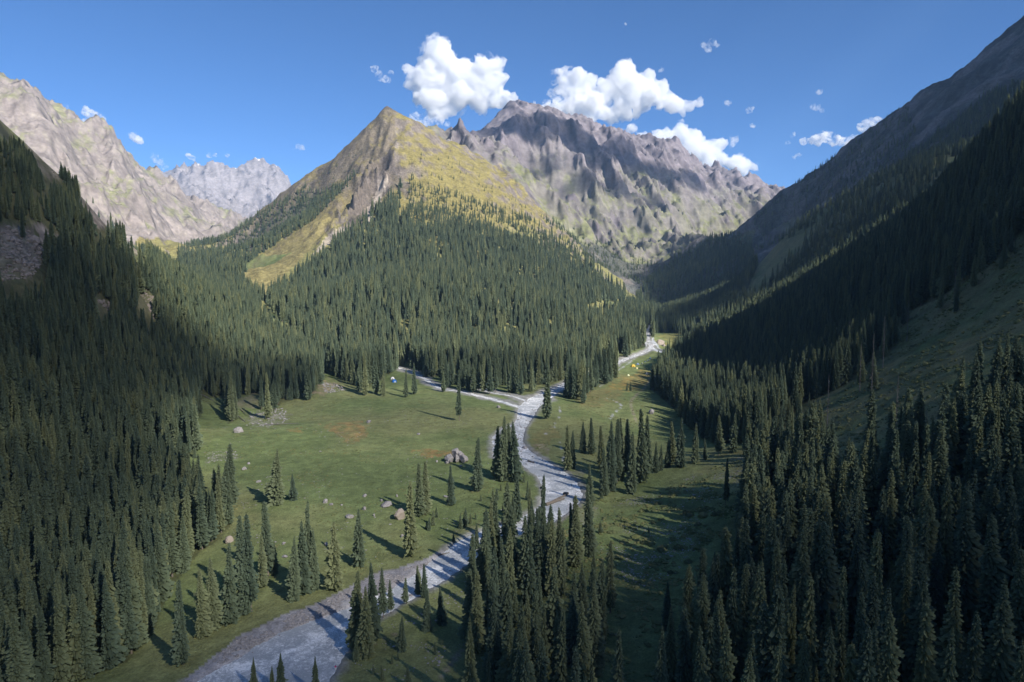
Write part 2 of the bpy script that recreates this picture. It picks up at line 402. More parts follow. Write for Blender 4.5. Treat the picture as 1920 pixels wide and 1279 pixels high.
# ------------------------------------------------------------ ground colours (what the ground is, never how it is lit)
def C(*a): return np.array(a, float)
def blend(c, new, m):
    return c * (1 - m[:, None]) + new * m[:, None]
def soft_poly(u, v, poly, w=4.0, x=None, y=None):
    # polygon mask with an uneven edge
    du = w * fbm(x / 14, y / 14, 3, 131); dv = w * 0.5 * fbm(x / 14, y / 14, 3, 132)
    return pip(u + du, v + dv, poly).astype(float)
PATHS = [[(1160, 1300, 8), (805, 1300, 5), (845, 1240, 5), (880, 1195, 5), (910, 1150, 5), (960, 1080, 4.5), (1020, 1015, 4), (1045, 985, 4), (1062, 965, 4)],
         [(1205, 800, 2), (1190, 775, 2.5), (1183, 755, 2.5), (1190, 740, 2.5), (1205, 725, 2), (1222, 705, 2)],
         [(700, 1205, 2), (740, 1190, 2)]]
def line_sd(x, y, pts, k=1.0):
    L = densify(pts, 3.0); shp = x.shape; out = np.full(x.size, 99.0); xx = x.ravel(); yy = y.ravel()
    idx = np.where((xx > L[:, 0].min() - 15) & (xx < L[:, 0].max() + 15) & (yy > L[:, 1].min() - 15) & (yy < L[:, 1].max() + 15))[0]
    for i in range(0, len(idx), 30000):
        q = idx[i:i + 30000]
        out[q] = (np.hypot(xx[q, None] - L[None, :, 0], yy[q, None] - L[None, :, 1]) - L[None, :, 2] * k).min(1)
    return out.reshape(shp)
STREAMS = [[(1218, 650, 1.6), (1180, 680, 1.5), (1150, 700, 1.4), (1125, 722, 1.2), (1108, 718, 1.0)],
           [(1132, 745, 1.2), (1150, 750, 1.5), (1165, 760, 1.5), (1152, 770, 1.5), (1145, 780, 1.4)],
           [(1040, 800, 1.5), (1043, 815, 1.8), (1050, 830, 1.6), (1053, 842, 1.6)],
           [(1050, 762, 1.5), (1048, 785, 1.4), (1036, 800, 1.3), (1022, 815, 1.3)],
           [(1060, 872, 2.2), (1056, 862, 2.0), (1062, 848, 1.8)]]
GRAVEL = [(300, 1300), (350, 1270), (400, 1232), (450, 1192), (520, 1157), (600, 1128), (665, 1094), (700, 1075), (760, 1060), (800, 1047), (830, 1028), (850, 1030), (850, 1060), (780, 1100), (700, 1150), (600, 1190), (500, 1230), (400, 1280)]
def paint(x, y, z, nz, amp, reg, sd_, sdn, fp):
    P = np.stack([x, y, z], -1); u, v, f = project(P)
    hgt = z - fp
    n1 = fbm(x / 30, y / 30, 4, 201); n2 = fbm(x / 120, y / 120, 4, 202); n3 = fbm(x / 8, y / 8, 3, 203); n4 = fbm(x / 350, y / 350, 4, 204)
    g = C(0.138, 0.178, 0.070)[None] * (1 + 0.16 * n1 + 0.12 * n3 + 0.1 * n2)[:, None]
    # drier grass in drifts
    g = blend(g, C(0.215, 0.190, 0.095)[None], np.clip(0.25 + 0.9 * n2 + 0.3 * n1, 0, 0.75) * 0.55)
    near = (reg == 0) | (reg == 1) | (reg == 5)
    c = g.copy()
    # hillsides: brown earth and stones where it is steep
    st = sstep(0.80, 0.62, nz + 0.1 * n3)
    c = blend(c, C(0.17, 0.145, 0.10)[None] * (1 + 0.2 * n3)[:, None], np.where(near, st * 0.6, 0))
    hs = np.where(reg == 5, sstep(2, 18, hgt), 0.0)
    c = blend(c, C(0.215, 0.190, 0.095)[None], hs * np.clip(0.45 + 0.6 * n1, 0, 0.8))
    # green mountain: ochre alpine turf above, forest turf below
    gm = reg == 2
    yel = C(0.225, 0.195, 0.075)[None] * (1 + 0.13 * n1)[:, None]
    lo = C(0.215, 0.208, 0.085)[None]
    c = np.where(gm[:, None], blend(np.repeat(lo, len(x), 0), yel, sstep(180, 360, z + 60 * n2)), c)
    c = blend(c, C(0.19, 0.165, 0.145)[None] * (1 + 0.3 * n1)[:, None], np.where(gm, sstep(0.80, 0.66, nz + 0.09 * n1 + 0.05 * n3), 0))
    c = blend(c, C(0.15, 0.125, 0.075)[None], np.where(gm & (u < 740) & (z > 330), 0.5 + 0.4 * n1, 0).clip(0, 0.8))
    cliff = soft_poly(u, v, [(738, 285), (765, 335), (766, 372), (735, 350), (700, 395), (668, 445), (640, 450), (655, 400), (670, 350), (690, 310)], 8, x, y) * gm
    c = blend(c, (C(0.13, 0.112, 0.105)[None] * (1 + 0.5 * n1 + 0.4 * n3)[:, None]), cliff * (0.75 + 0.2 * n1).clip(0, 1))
    gul = (soft_poly(u, v, [(728, 330), (712, 345), (690, 390), (675, 430), (690, 420), (715, 375)], 3, x, y) + soft_poly(u, v, [(640, 425), (612, 445), (585, 480), (600, 470), (650, 430)], 3, x, y)).clip(0, 1) * gm
    c = blend(c, C(0.46, 0.40, 0.34)[None], gul * 0.85)
    strip = soft_poly(u, v, [(640, 400), (600, 450), (540, 510), (505, 555), (465, 540), (448, 512), (520, 460), (600, 400)], 5, x, y) * gm
    c = blend(c, C(0.23, 0.195, 0.09)[None] * (1 + 0.25 * n3)[:, None], strip * 0.75)
    sum_ = gm * sstep(730, 765, z + 12 * n1)
    c = blend(c, C(0.105, 0.088, 0.082)[None] * (1 + 0.3 * n3)[:, None], sum_)
    # bare rock mountains
    rk = (reg == 3) | (reg == 6) | (reg == 7)
    rock = C(0.178, 0.158, 0.178)[None] * (1 + 0.22 * n2 + 0.15 * n1)[:, None]
    scree = C(0.195, 0.178, 0.192)[None]
    turf = C(0.16, 0.17, 0.08)[None] * (1 + 0.2 * n1)[:, None]
    flat = sstep(0.60, 0.80, nz + 0.08 * n2)
    cr = blend(rock, np.repeat(scree, len(x), 0), flat * 0.6)
    lowm = np.where(reg == 3, 1 - sstep(470, 900, z + 160 * n4), np.where(reg == 6, sstep(0.1, 0.5, n4 + 0.25) * (1 - sstep(800, 1000, z)), 0))
    cr = blend(cr, turf, (lowm * (0.35 + 0.6 * flat + 0.35 * n2)).clip(0, 0.9))
    lf = C(0.245, 0.215, 0.205)[None] * (1 + 0.15 * n2 + 0.12 * n1)[:, None]
    cr = np.where((reg == 6)[:, None], blend(lf, turf * 1.25, (0.75 * sstep(0.0, 0.45, n4 + 0.15) * flat + 0.15 * n1).clip(0, 0.8)), cr)
    cr = np.where((reg == 7)[:, None], C(0.25, 0.235, 0.25)[None] * (1 + 0.12 * n2)[:, None], cr)
    snow = (reg == 7) & (z > 1400) & (nz > 0.93) & (n2 > 0.15)
    cr = np.where(snow[:, None], C(0.8, 0.82, 0.85)[None], cr)
    c = np.where(rk[:, None], cr, c)
    # right far mountain: heath, rock bands
    rf = reg == 4
    cf = C(0.095, 0.100, 0.095)[None] * (1 + 0.3 * n1 + 0.25 * n2)[:, None]
    cf = blend(cf, C(0.20, 0.175, 0.165)[None], (sstep(0.05, 0.5, n2 + 0.35 * n4) * 0.7))
    gs = soft_poly(u, v, [(1330, 590), (1400, 520), (1500, 455), (1580, 405), (1590, 425), (1510, 500), (1440, 560), (1400, 590)], 9, x, y)
    cf = blend(cf, C(0.19, 0.185, 0.09)[None], gs * 0.9)
    cf = blend(cf, C(0.17, 0.17, 0.08)[None], soft_poly(u, v, [(1365, 445), (1420, 430), (1400, 470), (1370, 470)], 5, x, y) * 0.8)
    c = np.where(rf[:, None], cf, c)
    # under the trees
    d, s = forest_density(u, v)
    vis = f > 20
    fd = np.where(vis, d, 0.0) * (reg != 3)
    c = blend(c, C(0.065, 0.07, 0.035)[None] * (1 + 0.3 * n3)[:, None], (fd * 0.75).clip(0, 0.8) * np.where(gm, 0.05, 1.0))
    # outcrops on the left slope
    for i in (0, 1, 2, 3, 4):
        o = soft_poly(u, v, BARE[i], 7, x, y) * (reg == 1)
        c = blend(c, C(0.22, 0.185, 0.165)[None] * (1 + 0.55 * n3 + 0.4 * n1 + 0.4 * fbm(x / 4, y / 4, 3, 210))[:, None], (o * (0.7 + 0.5 * n1)).clip(0, 0.9))
    onfloor = near
    # landslip scars by the meadow's far edge
    for poly, col, k in (([(590, 718), (612, 712), (640, 722), (610, 738), (590, 742)], (0.27, 0.21, 0.15), 0.8), ([(440, 745), (490, 740), (520, 762), (470, 770), (440, 765)], (0.24, 0.20, 0.16), 0.6),
                         ([(470, 775), (540, 772), (545, 792), (500, 800), (465, 795)], (0.24, 0.23, 0.21), 0.55), ([(380, 850), (440, 848), (450, 860), (390, 870)], (0.24, 0.23, 0.20), 0.4),
                         ([(600, 795), (680, 790), (692, 815), (668, 832), (640, 820)], (0.30, 0.165, 0.07), 0.6), ([(765, 845), (850, 842), (842, 858), (800, 860)], (0.30, 0.135, 0.055), 0.7),
                         ([(545, 800), (565, 800), (560, 812), (550, 812)], (0.33, 0.17, 0.06), 0.5), ([(1150, 715), (1215, 690), (1225, 705), (1200, 730), (1130, 735)], (0.33, 0.20, 0.06), 0.55),
                         ([(1075, 735), (1160, 728), (1170, 745), (1110, 765), (1080, 760)], (0.20, 0.15, 0.07), 0.6), ([(990, 825), (1040, 795), (1050, 815), (1020, 835), (1000, 845)], (0.21, 0.16, 0.06), 0.6),
                         ([(980, 838), (1030, 832), (1025, 848), (990, 848)], (0.24, 0.19, 0.15), 0.6), ([(1060, 875), (1090, 880), (1104, 915), (1098, 930), (1085, 900)], (0.17, 0.165, 0.155), 0.8),
                         ([(830, 1000), (875, 985), (900, 975), (890, 1000), (850, 1012)], (0.19, 0.16, 0.10), 0.6), ([(1060, 960), (1100, 935), (1130, 955), (1080, 990)], (0.22, 0.20, 0.15), 0.6),
                         ([(1240, 625), (1290, 620), (1300, 645), (1250, 650)], (0.29, 0.24, 0.07), 0.6)):
        m = soft_poly(u, v, poly, 14, x, y) * onfloor * (0.55 + 0.5 * n3 + 0.4 * fbm(x / 4, y / 4, 3, 209)).clip(0, 1.3)
        c = blend(c, C(*col)[None] * (1 + 0.25 * n3)[:, None], (m * k).clip(0, 1))
    # paths and little streams
    for i, p in enumerate(PATHS):
        q = line_sd(x, y, p[1:] if i == 0 else p, 0.9) + 0.5 * n3
        c = blend(c, C(0.25, 0.215, 0.165)[None] * (1 + 0.15 * n3)[:, None], (1 - sstep(-0.3, 1.0, q)) * 0.75)
    for p in STREAMS:
        q = line_sd(x, y, p, 1.0) + 0.5 * n3
        c = blend(c, C(0.40, 0.41, 0.44)[None], (1 - sstep(-0.2, 0.7, q)) * 0.8)
    # shingle along the water
    w = 1 - sstep(0.6, 4.2, sdn + 1.2 * n3 - 1.4 * (y > 950) * (y < 1300))
    gp = soft_poly(u, v, GRAVEL, 5, x, y)
    far_g = (1 - sstep(2, 9, sdn + 5 * n1)) * sstep(560, 640, y)
    gm_ = np.maximum(np.maximum(w * 0.75, gp), far_g * 0.8) * (reg != 2) + (w * 0.8) * (reg == 2)
    gcol = C(0.275, 0.268, 0.28)[None] * (1 + 0.22 * n3 + 0.15 * fbm(x / 2.5, y / 2.5, 3, 207))[:, None]
    gcol = blend(gcol, C(0.42, 0.41, 0.41)[None], sstep(0.15, 0.6, fbm((x + y) / 9, (y - x) / 30, 4, 208)) * 0.6)
    c = blend(c, gcol, gm_.clip(0, 1))
    return np.clip(c, 0.015, 0.85)

NAMES = {0: 'valley_floor', 1: 'left_hillside', 2: 'green_mountain', 3: 'rocky_massif', 4: 'far_right_mountain', 5: 'right_hillside', 6: 'far_left_mountain', 7: 'distant_peaks'}
def build_terrain(ang, rad, split):
    A, R = np.meshgrid(ang, rad); x = (R * np.sin(A)).ravel(); y = (R * np.cos(A)).ravel()
    z, amp, reg, sd_, sdn, fp = height(x, y, True)
    nr, na = A.shape
    P = np.stack([x, y, z], -1).reshape(nr, na, 3)
    du = np.gradient(P, axis=1); dv = np.gradient(P, axis=0)
    n = np.cross(du, dv); n /= np.linalg.norm(n, axis=-1, keepdims=True) + 1e-9
    nz = np.abs(n[..., 2]).ravel()
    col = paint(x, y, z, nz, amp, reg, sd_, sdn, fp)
    # keep rocky regions apart from turf ones by relief
    idx = np.arange(nr * na).reshape(nr, na)
    a, b, c, d = idx[:-1, :-1].ravel(), idx[:-1, 1:].ravel(), idx[1:, 1:].ravel(), idx[1:, :-1].ravel()
    F = np.stack([a, b, c, d], 1)[:, ::-1]
    V = np.stack([x, y, z], -1)
    if not split:
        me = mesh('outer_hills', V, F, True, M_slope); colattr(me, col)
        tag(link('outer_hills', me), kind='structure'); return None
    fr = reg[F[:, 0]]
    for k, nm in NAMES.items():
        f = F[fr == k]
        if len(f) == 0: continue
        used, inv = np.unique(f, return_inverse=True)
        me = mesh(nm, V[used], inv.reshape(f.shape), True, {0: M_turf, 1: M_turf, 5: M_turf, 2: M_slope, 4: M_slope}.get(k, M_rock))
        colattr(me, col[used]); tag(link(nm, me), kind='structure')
    return P
RAD = np.exp(np.concatenate([np.linspace(math.log(55), math.log(2300), 540)[:-1], np.linspace(math.log(2300), math.log(5700), 270)[:-1], np.linspace(math.log(5700), math.log(10500), 90)]))
NA, NR = 880, len(RAD)
ANG = np.radians(np.linspace(-46, 46, NA)); LR = np.log(RAD)
GP = build_terrain(ANG, RAD, True)
build_terrain(np.radians(np.linspace(46, 314, 150)), np.exp(np.linspace(math.log(2), math.log(10500), 120)), False)
_a = np.radians(np.linspace(-46, 46, 40)); _r = np.linspace(2, 55, 18)
A_, R_ = np.meshgrid(_a, _r); _x = (R_ * np.sin(A_)).ravel(); _y = (R_ * np.cos(A_)).ravel()
_z, _am, _re, _s, _sn, _fp = height(_x, _y, True)
_i = np.arange(_x.size).reshape(A_.shape)
_F = np.stack([_i[:-1, :-1].ravel(), _i[:-1, 1:].ravel(), _i[1:, 1:].ravel(), _i[1:, :-1].ravel()], 1)[:, ::-1]
_me = mesh('ground_below', np.stack([_x, _y, _z], -1), _F, True, M_turf)
colattr(_me, paint(_x, _y, _z, np.ones(_x.size), _am, _re, _s, _sn, _fp)); tag(link('ground_below', _me), kind='structure')

# horizon per column, to know what the hills hide
TAN = (GP[..., 2] - CAM[2]) / np.hypot(GP[..., 0], GP[..., 1])
CUM = np.maximum.accumulate(TAN, 0)
def seen(x, y, ztop, slack=0.0):
    a = np.arctan2(x, y); r = np.hypot(x, y)
    j = np.clip(((a - ANG[0]) / (ANG[1] - ANG[0])).round().astype(int), 0, NA - 1)
    i = np.clip(np.interp(np.log(r * 0.985), LR, np.arange(NR)).astype(int), 0, NR - 1)
    return (ztop - CAM[2]) / r > CUM[i, j] - slack
def on_ground(u, v, Ymax=1e9):
    # march the sight line until it meets the terrain
    u = np.atleast_1d(np.asarray(u, float)); v = np.atleast_1d(np.asarray(v, float)); d = ray(u, v)
    Ys = np.exp(np.linspace(math.log(90), math.log(min(Ymax, 6000)), 260)); out = np.zeros((len(u), 3))
    for i in range(len(u)):
        P = CAM + d[i][None] * Ys[:, None]; h = height(P[:, 0], P[:, 1]); k = np.argmax(P[:, 2] < h)
        if k == 0: k = 1
        lo, hi = Ys[k - 1], Ys[k]
        Y2 = np.linspace(lo, hi, 12); Q = CAM + d[i][None] * Y2[:, None]; h2 = height(Q[:, 0], Q[:, 1]); m = np.argmax(Q[:, 2] < h2)
        out[i] = [Q[m, 0], Q[m, 1], h2[m]]
    return out

# ------------------------------------------------------------ river water
m, nt, b = new_mat('glacier_water', 0.5)
b.inputs['Specular IOR Level'].default_value = 0.12
g = nt.nodes.new('ShaderNodeNewGeometry')
n1 = noise_node(nt, 0.75, 9, 0.78, g.outputs['Position']); n2 = noise_node(nt, 0.07, 4, 0.6, g.outputs['Position']); n1.inputs['Distortion'].default_value = 1.2; n2.inputs['Distortion'].default_value = 0.8
ad = nt.nodes.new('ShaderNodeMath'); ad.operation = 'ADD'; nt.links.new(rng_node(nt, n1.outputs[0], 0, 1, 0.42, 0.62), ad.inputs[0]); nt.links.new(rng_node(nt, n2.outputs[0], -0.7, 0.35, 0.35, 0.65), ad.inputs[1])
cr = nt.nodes.new('ShaderNodeValToRGB'); cr.color_ramp.elements[0].color = (0.36, 0.385, 0.41, 1); cr.color_ramp.elements[1].color = (0.88, 0.89, 0.90, 1)
cr.color_ramp.elements[1].position = 0.92; e_ = cr.color_ramp.elements.new(0.4); e_.color = (0.56, 0.58, 0.60, 1)
nt.links.new(ad.outputs[0], cr.inputs[0]); nt.links.new(cr.outputs[0], b.inputs['Base Color'])
add_bump(nt, b, n1.outputs[0], 0.8, 0.5)
M_water = m
gx, gy = np.meshgrid(np.arange(-260, 480, 3.0), np.arange(110, 2050, 3.0))
rs = river_sd(gx, gy)
gi = np.arange(gx.size).reshape(gx.shape)
keep = rs[:-1, :-1] < 6
F = np.stack([gi[:-1, :-1][keep], gi[:-1, 1:][keep], gi[1:, 1:][keep], gi[1:, :-1][keep]], 1)
used, inv = np.unique(F, return_inverse=True)
wx_, wy_ = gx.ravel()[used], gy.ravel()[used]
tag(link('river_water', mesh('river_water', np.stack([wx_, wy_, fl(wy_) - 0.5 + 0.06 * fbm(wx_ / 6, wy_ / 6, 2, 301)], -1), inv.reshape(F.shape), True, M_water)), kind='structure')

# ------------------------------------------------------------ spruces
m, nt, b = new_mat('spruce_needles', 0.85)
oi = nt.nodes.new('ShaderNodeObjectInfo')
cr = nt.nodes.new('ShaderNodeValToRGB'); e = cr.color_ramp.elements
e[0].color = (0.108, 0.152, 0.112, 1); e[1].color = (0.23, 0.26, 0.145, 1); x_ = e.new(0.6); x_.color = (0.155, 0.198, 0.128, 1)
nt.links.new(oi.outputs['Random'], cr.inputs[0])
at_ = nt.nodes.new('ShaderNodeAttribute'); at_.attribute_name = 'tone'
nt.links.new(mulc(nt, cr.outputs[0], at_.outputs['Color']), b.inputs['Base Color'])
tr = nt.nodes.new('ShaderNodeBsdfTranslucent'); mx = nt.nodes.new('ShaderNodeMixShader'); mx.inputs[0].default_value = 0.42
nt.links.new(mulc(nt, cr.outputs[0], at_.outputs['Color']), tr.inputs['Color'])
nt.links.new(b.outputs[0], mx.inputs[1]); nt.links.new(tr.outputs[0], mx.inputs[2])
nt.links.new(mx.outputs[0], nt.nodes['Material Output'].inputs[0])
M_needle = m
m, nt, b = new_mat('bark', 0.95)
g = nt.nodes.new('ShaderNodeNewGeometry'); n1 = noise_node(nt, 2.5, 5, 0.7, g.outputs['Position'])
cr = nt.nodes.new('ShaderNodeValToRGB'); cr.color_ramp.elements[0].color = (0.09, 0.075, 0.06, 1); cr.color_ramp.elements[1].color = (0.24, 0.21, 0.18, 1)
nt.links.new(n1.outputs[0], cr.inputs[0]); nt.links.new(cr.outputs[0], b.inputs['Base Color']); M_bark = m
m, nt, b = new_mat('bleached_wood', 0.9)
g = nt.nodes.new('ShaderNodeNewGeometry'); n1 = noise_node(nt, 3.0, 5, 0.7, g.outputs['Position'])
cr = nt.nodes.new('ShaderNodeValToRGB'); cr.color_ramp.elements[0].color = (0.09, 0.085, 0.08, 1); cr.color_ramp.elements[1].color = (0.22, 0.21, 0.20, 1)
nt.links.new(n1.outputs[0], cr.inputs[0]); nt.links.new(cr.outputs[0], b.inputs['Base Color']); M_deadwood = m

def tri_mesh(name, V, F, tone=None, mat=None, smooth=False):
    me = mesh(name, V, F, smooth, mat)
    if tone is not None:
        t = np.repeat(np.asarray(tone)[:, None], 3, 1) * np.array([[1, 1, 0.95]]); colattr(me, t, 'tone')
    return me
def crown_mesh(name, seed, R=0.11, bottom=0.05, slim=0.62, whorls=36, gaps=0.0, nb=8):
    whorls = int(whorls * 1.35); nb = nb + 4
    # unit height spruce crown: whorls of drooping sprays with ragged tips
    r = random.Random(seed); V = []; F = []; T = []
    ph = r.uniform(0, 6.28); wob = [r.uniform(0.75, 1.25) for _ in range(9)]
    side = [(r.uniform(0, 6.28), r.uniform(0.1, 0.3)) for _ in range(2)]
    def prof(t, a):
        k = max(0.0, 1 - t) ** slim * R
        k *= 0.72 + 0.28 * min(1, (t + 0.04) / 0.16)
        s = t * 8; i = min(7, int(s)); k *= wob[i] + (wob[i + 1] - wob[i]) * (s - i)
        for p, q in side: k *= 1 + q * math.cos(a - p)
        return k
    def add(vs, fs, ts):
        n0 = len(V); V.extend(vs); T.extend(ts); F.extend([(a + n0, b_ + n0, c + n0) for a, b_, c in fs])
    for i in range(whorls):
        t = (i + 0.5 * r.random()) / whorls
        z0 = bottom + (1 - bottom) * t * 0.975
        n = max(4, int(nb - 3 * t))
        if gaps and r.random() < gaps: n = max(2, n // 2)
        a0 = r.uniform(0, 6.28)
        for k in range(n):
            a = a0 + 6.283 * k / n + r.uniform(-0.35, 0.35)
            L = prof(t, a) * r.uniform(0.55, 1.2) + 0.005
            if r.random() < 0.06: L *= 1.3
            ca, sa = math.cos(a), math.sin(a); dr = L * r.uniform(0.15, 0.6) + 0.003
            w = L * r.uniform(0.09, 0.19) + 0.0025
            zi = z0 + L * 0.25
            tn = r.uniform(0.75, 1.1)
            def pt(rr, s, dz): return (ca * rr - sa * s, sa * rr + ca * s, zi + dz)
            hang = L * r.uniform(0.08, 0.2) + 0.002
            vs = [pt(L * 0.12, 0, 0), pt(L * 0.62, 0, -dr * 0.55), pt(L, 0, -dr), pt(L * 0.5, w, -dr * 0.5 - hang), pt(L * 0.5, -w, -dr * 0.5 - hang), pt(L * 0.86, w * 0.75, -dr - hang * .8), pt(L * 0.86, -w * 0.75, -dr - hang * .8)]
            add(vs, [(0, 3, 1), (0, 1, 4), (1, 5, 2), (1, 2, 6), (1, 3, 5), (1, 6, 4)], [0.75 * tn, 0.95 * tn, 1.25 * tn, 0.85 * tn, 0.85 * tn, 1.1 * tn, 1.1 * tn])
            # a hanging twig
            if r.random() < 0.5:
                q = r.uniform(0.5, 0.95) * L; s = r.uniform(-w, w)
                vs = [pt(q, s, -dr * q / L), pt(q + 0.006, s + 0.009, -dr - hang * 1.7), pt(q * 0.8, s * 0.5, -dr * 0.8 - hang)]
                add(vs, [(0, 1, 2)], [0.8 * tn, 0.95 * tn, 0.7 * tn])
    # leader
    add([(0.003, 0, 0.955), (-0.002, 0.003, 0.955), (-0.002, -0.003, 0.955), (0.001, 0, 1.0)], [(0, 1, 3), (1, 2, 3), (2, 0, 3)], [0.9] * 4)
    # inner core cone in a darker needle tone, makes the crown dense
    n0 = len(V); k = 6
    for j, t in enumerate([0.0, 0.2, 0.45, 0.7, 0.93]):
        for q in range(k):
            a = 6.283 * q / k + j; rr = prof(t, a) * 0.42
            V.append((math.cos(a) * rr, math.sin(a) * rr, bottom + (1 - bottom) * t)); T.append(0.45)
    for j in range(4):
        for q in range(k):
            a_, b_ = n0 + j * k + q, n0 + j * k + (q + 1) % k; c, d = a_ + k, b_ + k
            F.append((a_, b_, d)); F.append((a_, d, c))
    return tri_mesh(name, V, F, T, M_needle)
def trunk_mesh(name, seed, r0=0.0085, top=0.9, mat=None, branches=0):
    r = random.Random(seed); V = []; F = []; k = 6; zs = [-0.03, 0.0, 0.06, 0.3, 0.6, top]
    bx, by = r.uniform(-.01, .01), r.uniform(-.01, .01)
    for z in zs:
        rr = r0 * (1.0 - 0.9 * max(0, z) / top) * (1.35 if z <= 0 else 1)
        for q in range(k):
            a = 6.283 * q / k
            V.append((math.cos(a) * rr + bx * math.sin(z * 3), math.sin(a) * rr + by * math.sin(z * 3), z))
    for j in range(len(zs) - 1):
        for q in range(k):
            a_, b_ = j * k + q, j * k + (q + 1) % k; F.append((a_, b_, b_ + k)); F.append((a_, b_ + k, a_ + k))
    return tri_mesh(name, V, F, None, mat or M_bark)
def deadtwig_mesh(name, seed):
    r = random.Random(seed); V = []; F = []
    for i in range(70):
        z = r.uniform(0.3, 0.97); a = r.uniform(0, 6.28); L = (1 - z) ** 0.7 * r.uniform(0.02, 0.1); ca, sa = math.cos(a), math.sin(a); n = len(V)
        V += [(0, 0, z), (0, 0, z + 0.006), (ca * L, sa * L, z - L * 0.5), (ca * L * .6 - sa * .006, sa * L * .6 + ca * .006, z - L * .35)]
        F += [(n, n + 1, n + 2), (n, n + 2, n + 3), (n, n + 3, n + 1)]
    return tri_mesh(name, V, F, None, M_deadwood)

KINDS = []      # (crown, trunk, half width)
for i, (R, bt, sl, wh, gp, nb) in enumerate([(0.092, 0.03, 0.55, 50, 0.0, 11), (0.082, 0.05, 0.45, 50, 0.05, 10), (0.115, 0.02, 0.72, 48, 0.0, 12), (0.073, 0.13, 0.42, 52, 0.12, 9), (0.1, 0.04, 0.6, 48, 0.08, 11),
                                             (0.09, 0.12, 0.5, 40, 0.25, 8), (0.145, 0.01, 0.85, 44, 0.0, 13), (0.078, 0.10, 0.5, 52, 0.06, 10)]):
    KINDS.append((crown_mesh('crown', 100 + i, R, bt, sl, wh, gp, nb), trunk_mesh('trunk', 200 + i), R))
DEAD = (deadtwig_mesh('dead_branches', 5), trunk_mesh('dead_trunk', 6, 0.008, 0.98, M_deadwood))

def tree(kind, x, y, z, h, wide, rz, label, group=None, name='spruce_tree', cat='tree'):
    e = bpy.data.objects.new(name, None); COL.objects.link(e)
    e.location = (x, y, z - 0.15); e.scale = (h * wide, h * wide, h); e.rotation_euler = (rnd.uniform(-.025, .025), rnd.uniform(-.025, .025), rz)
    e.empty_display_size = 0.1
    tag(e, label, cat, group)
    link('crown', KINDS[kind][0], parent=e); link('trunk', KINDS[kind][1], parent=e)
    return e

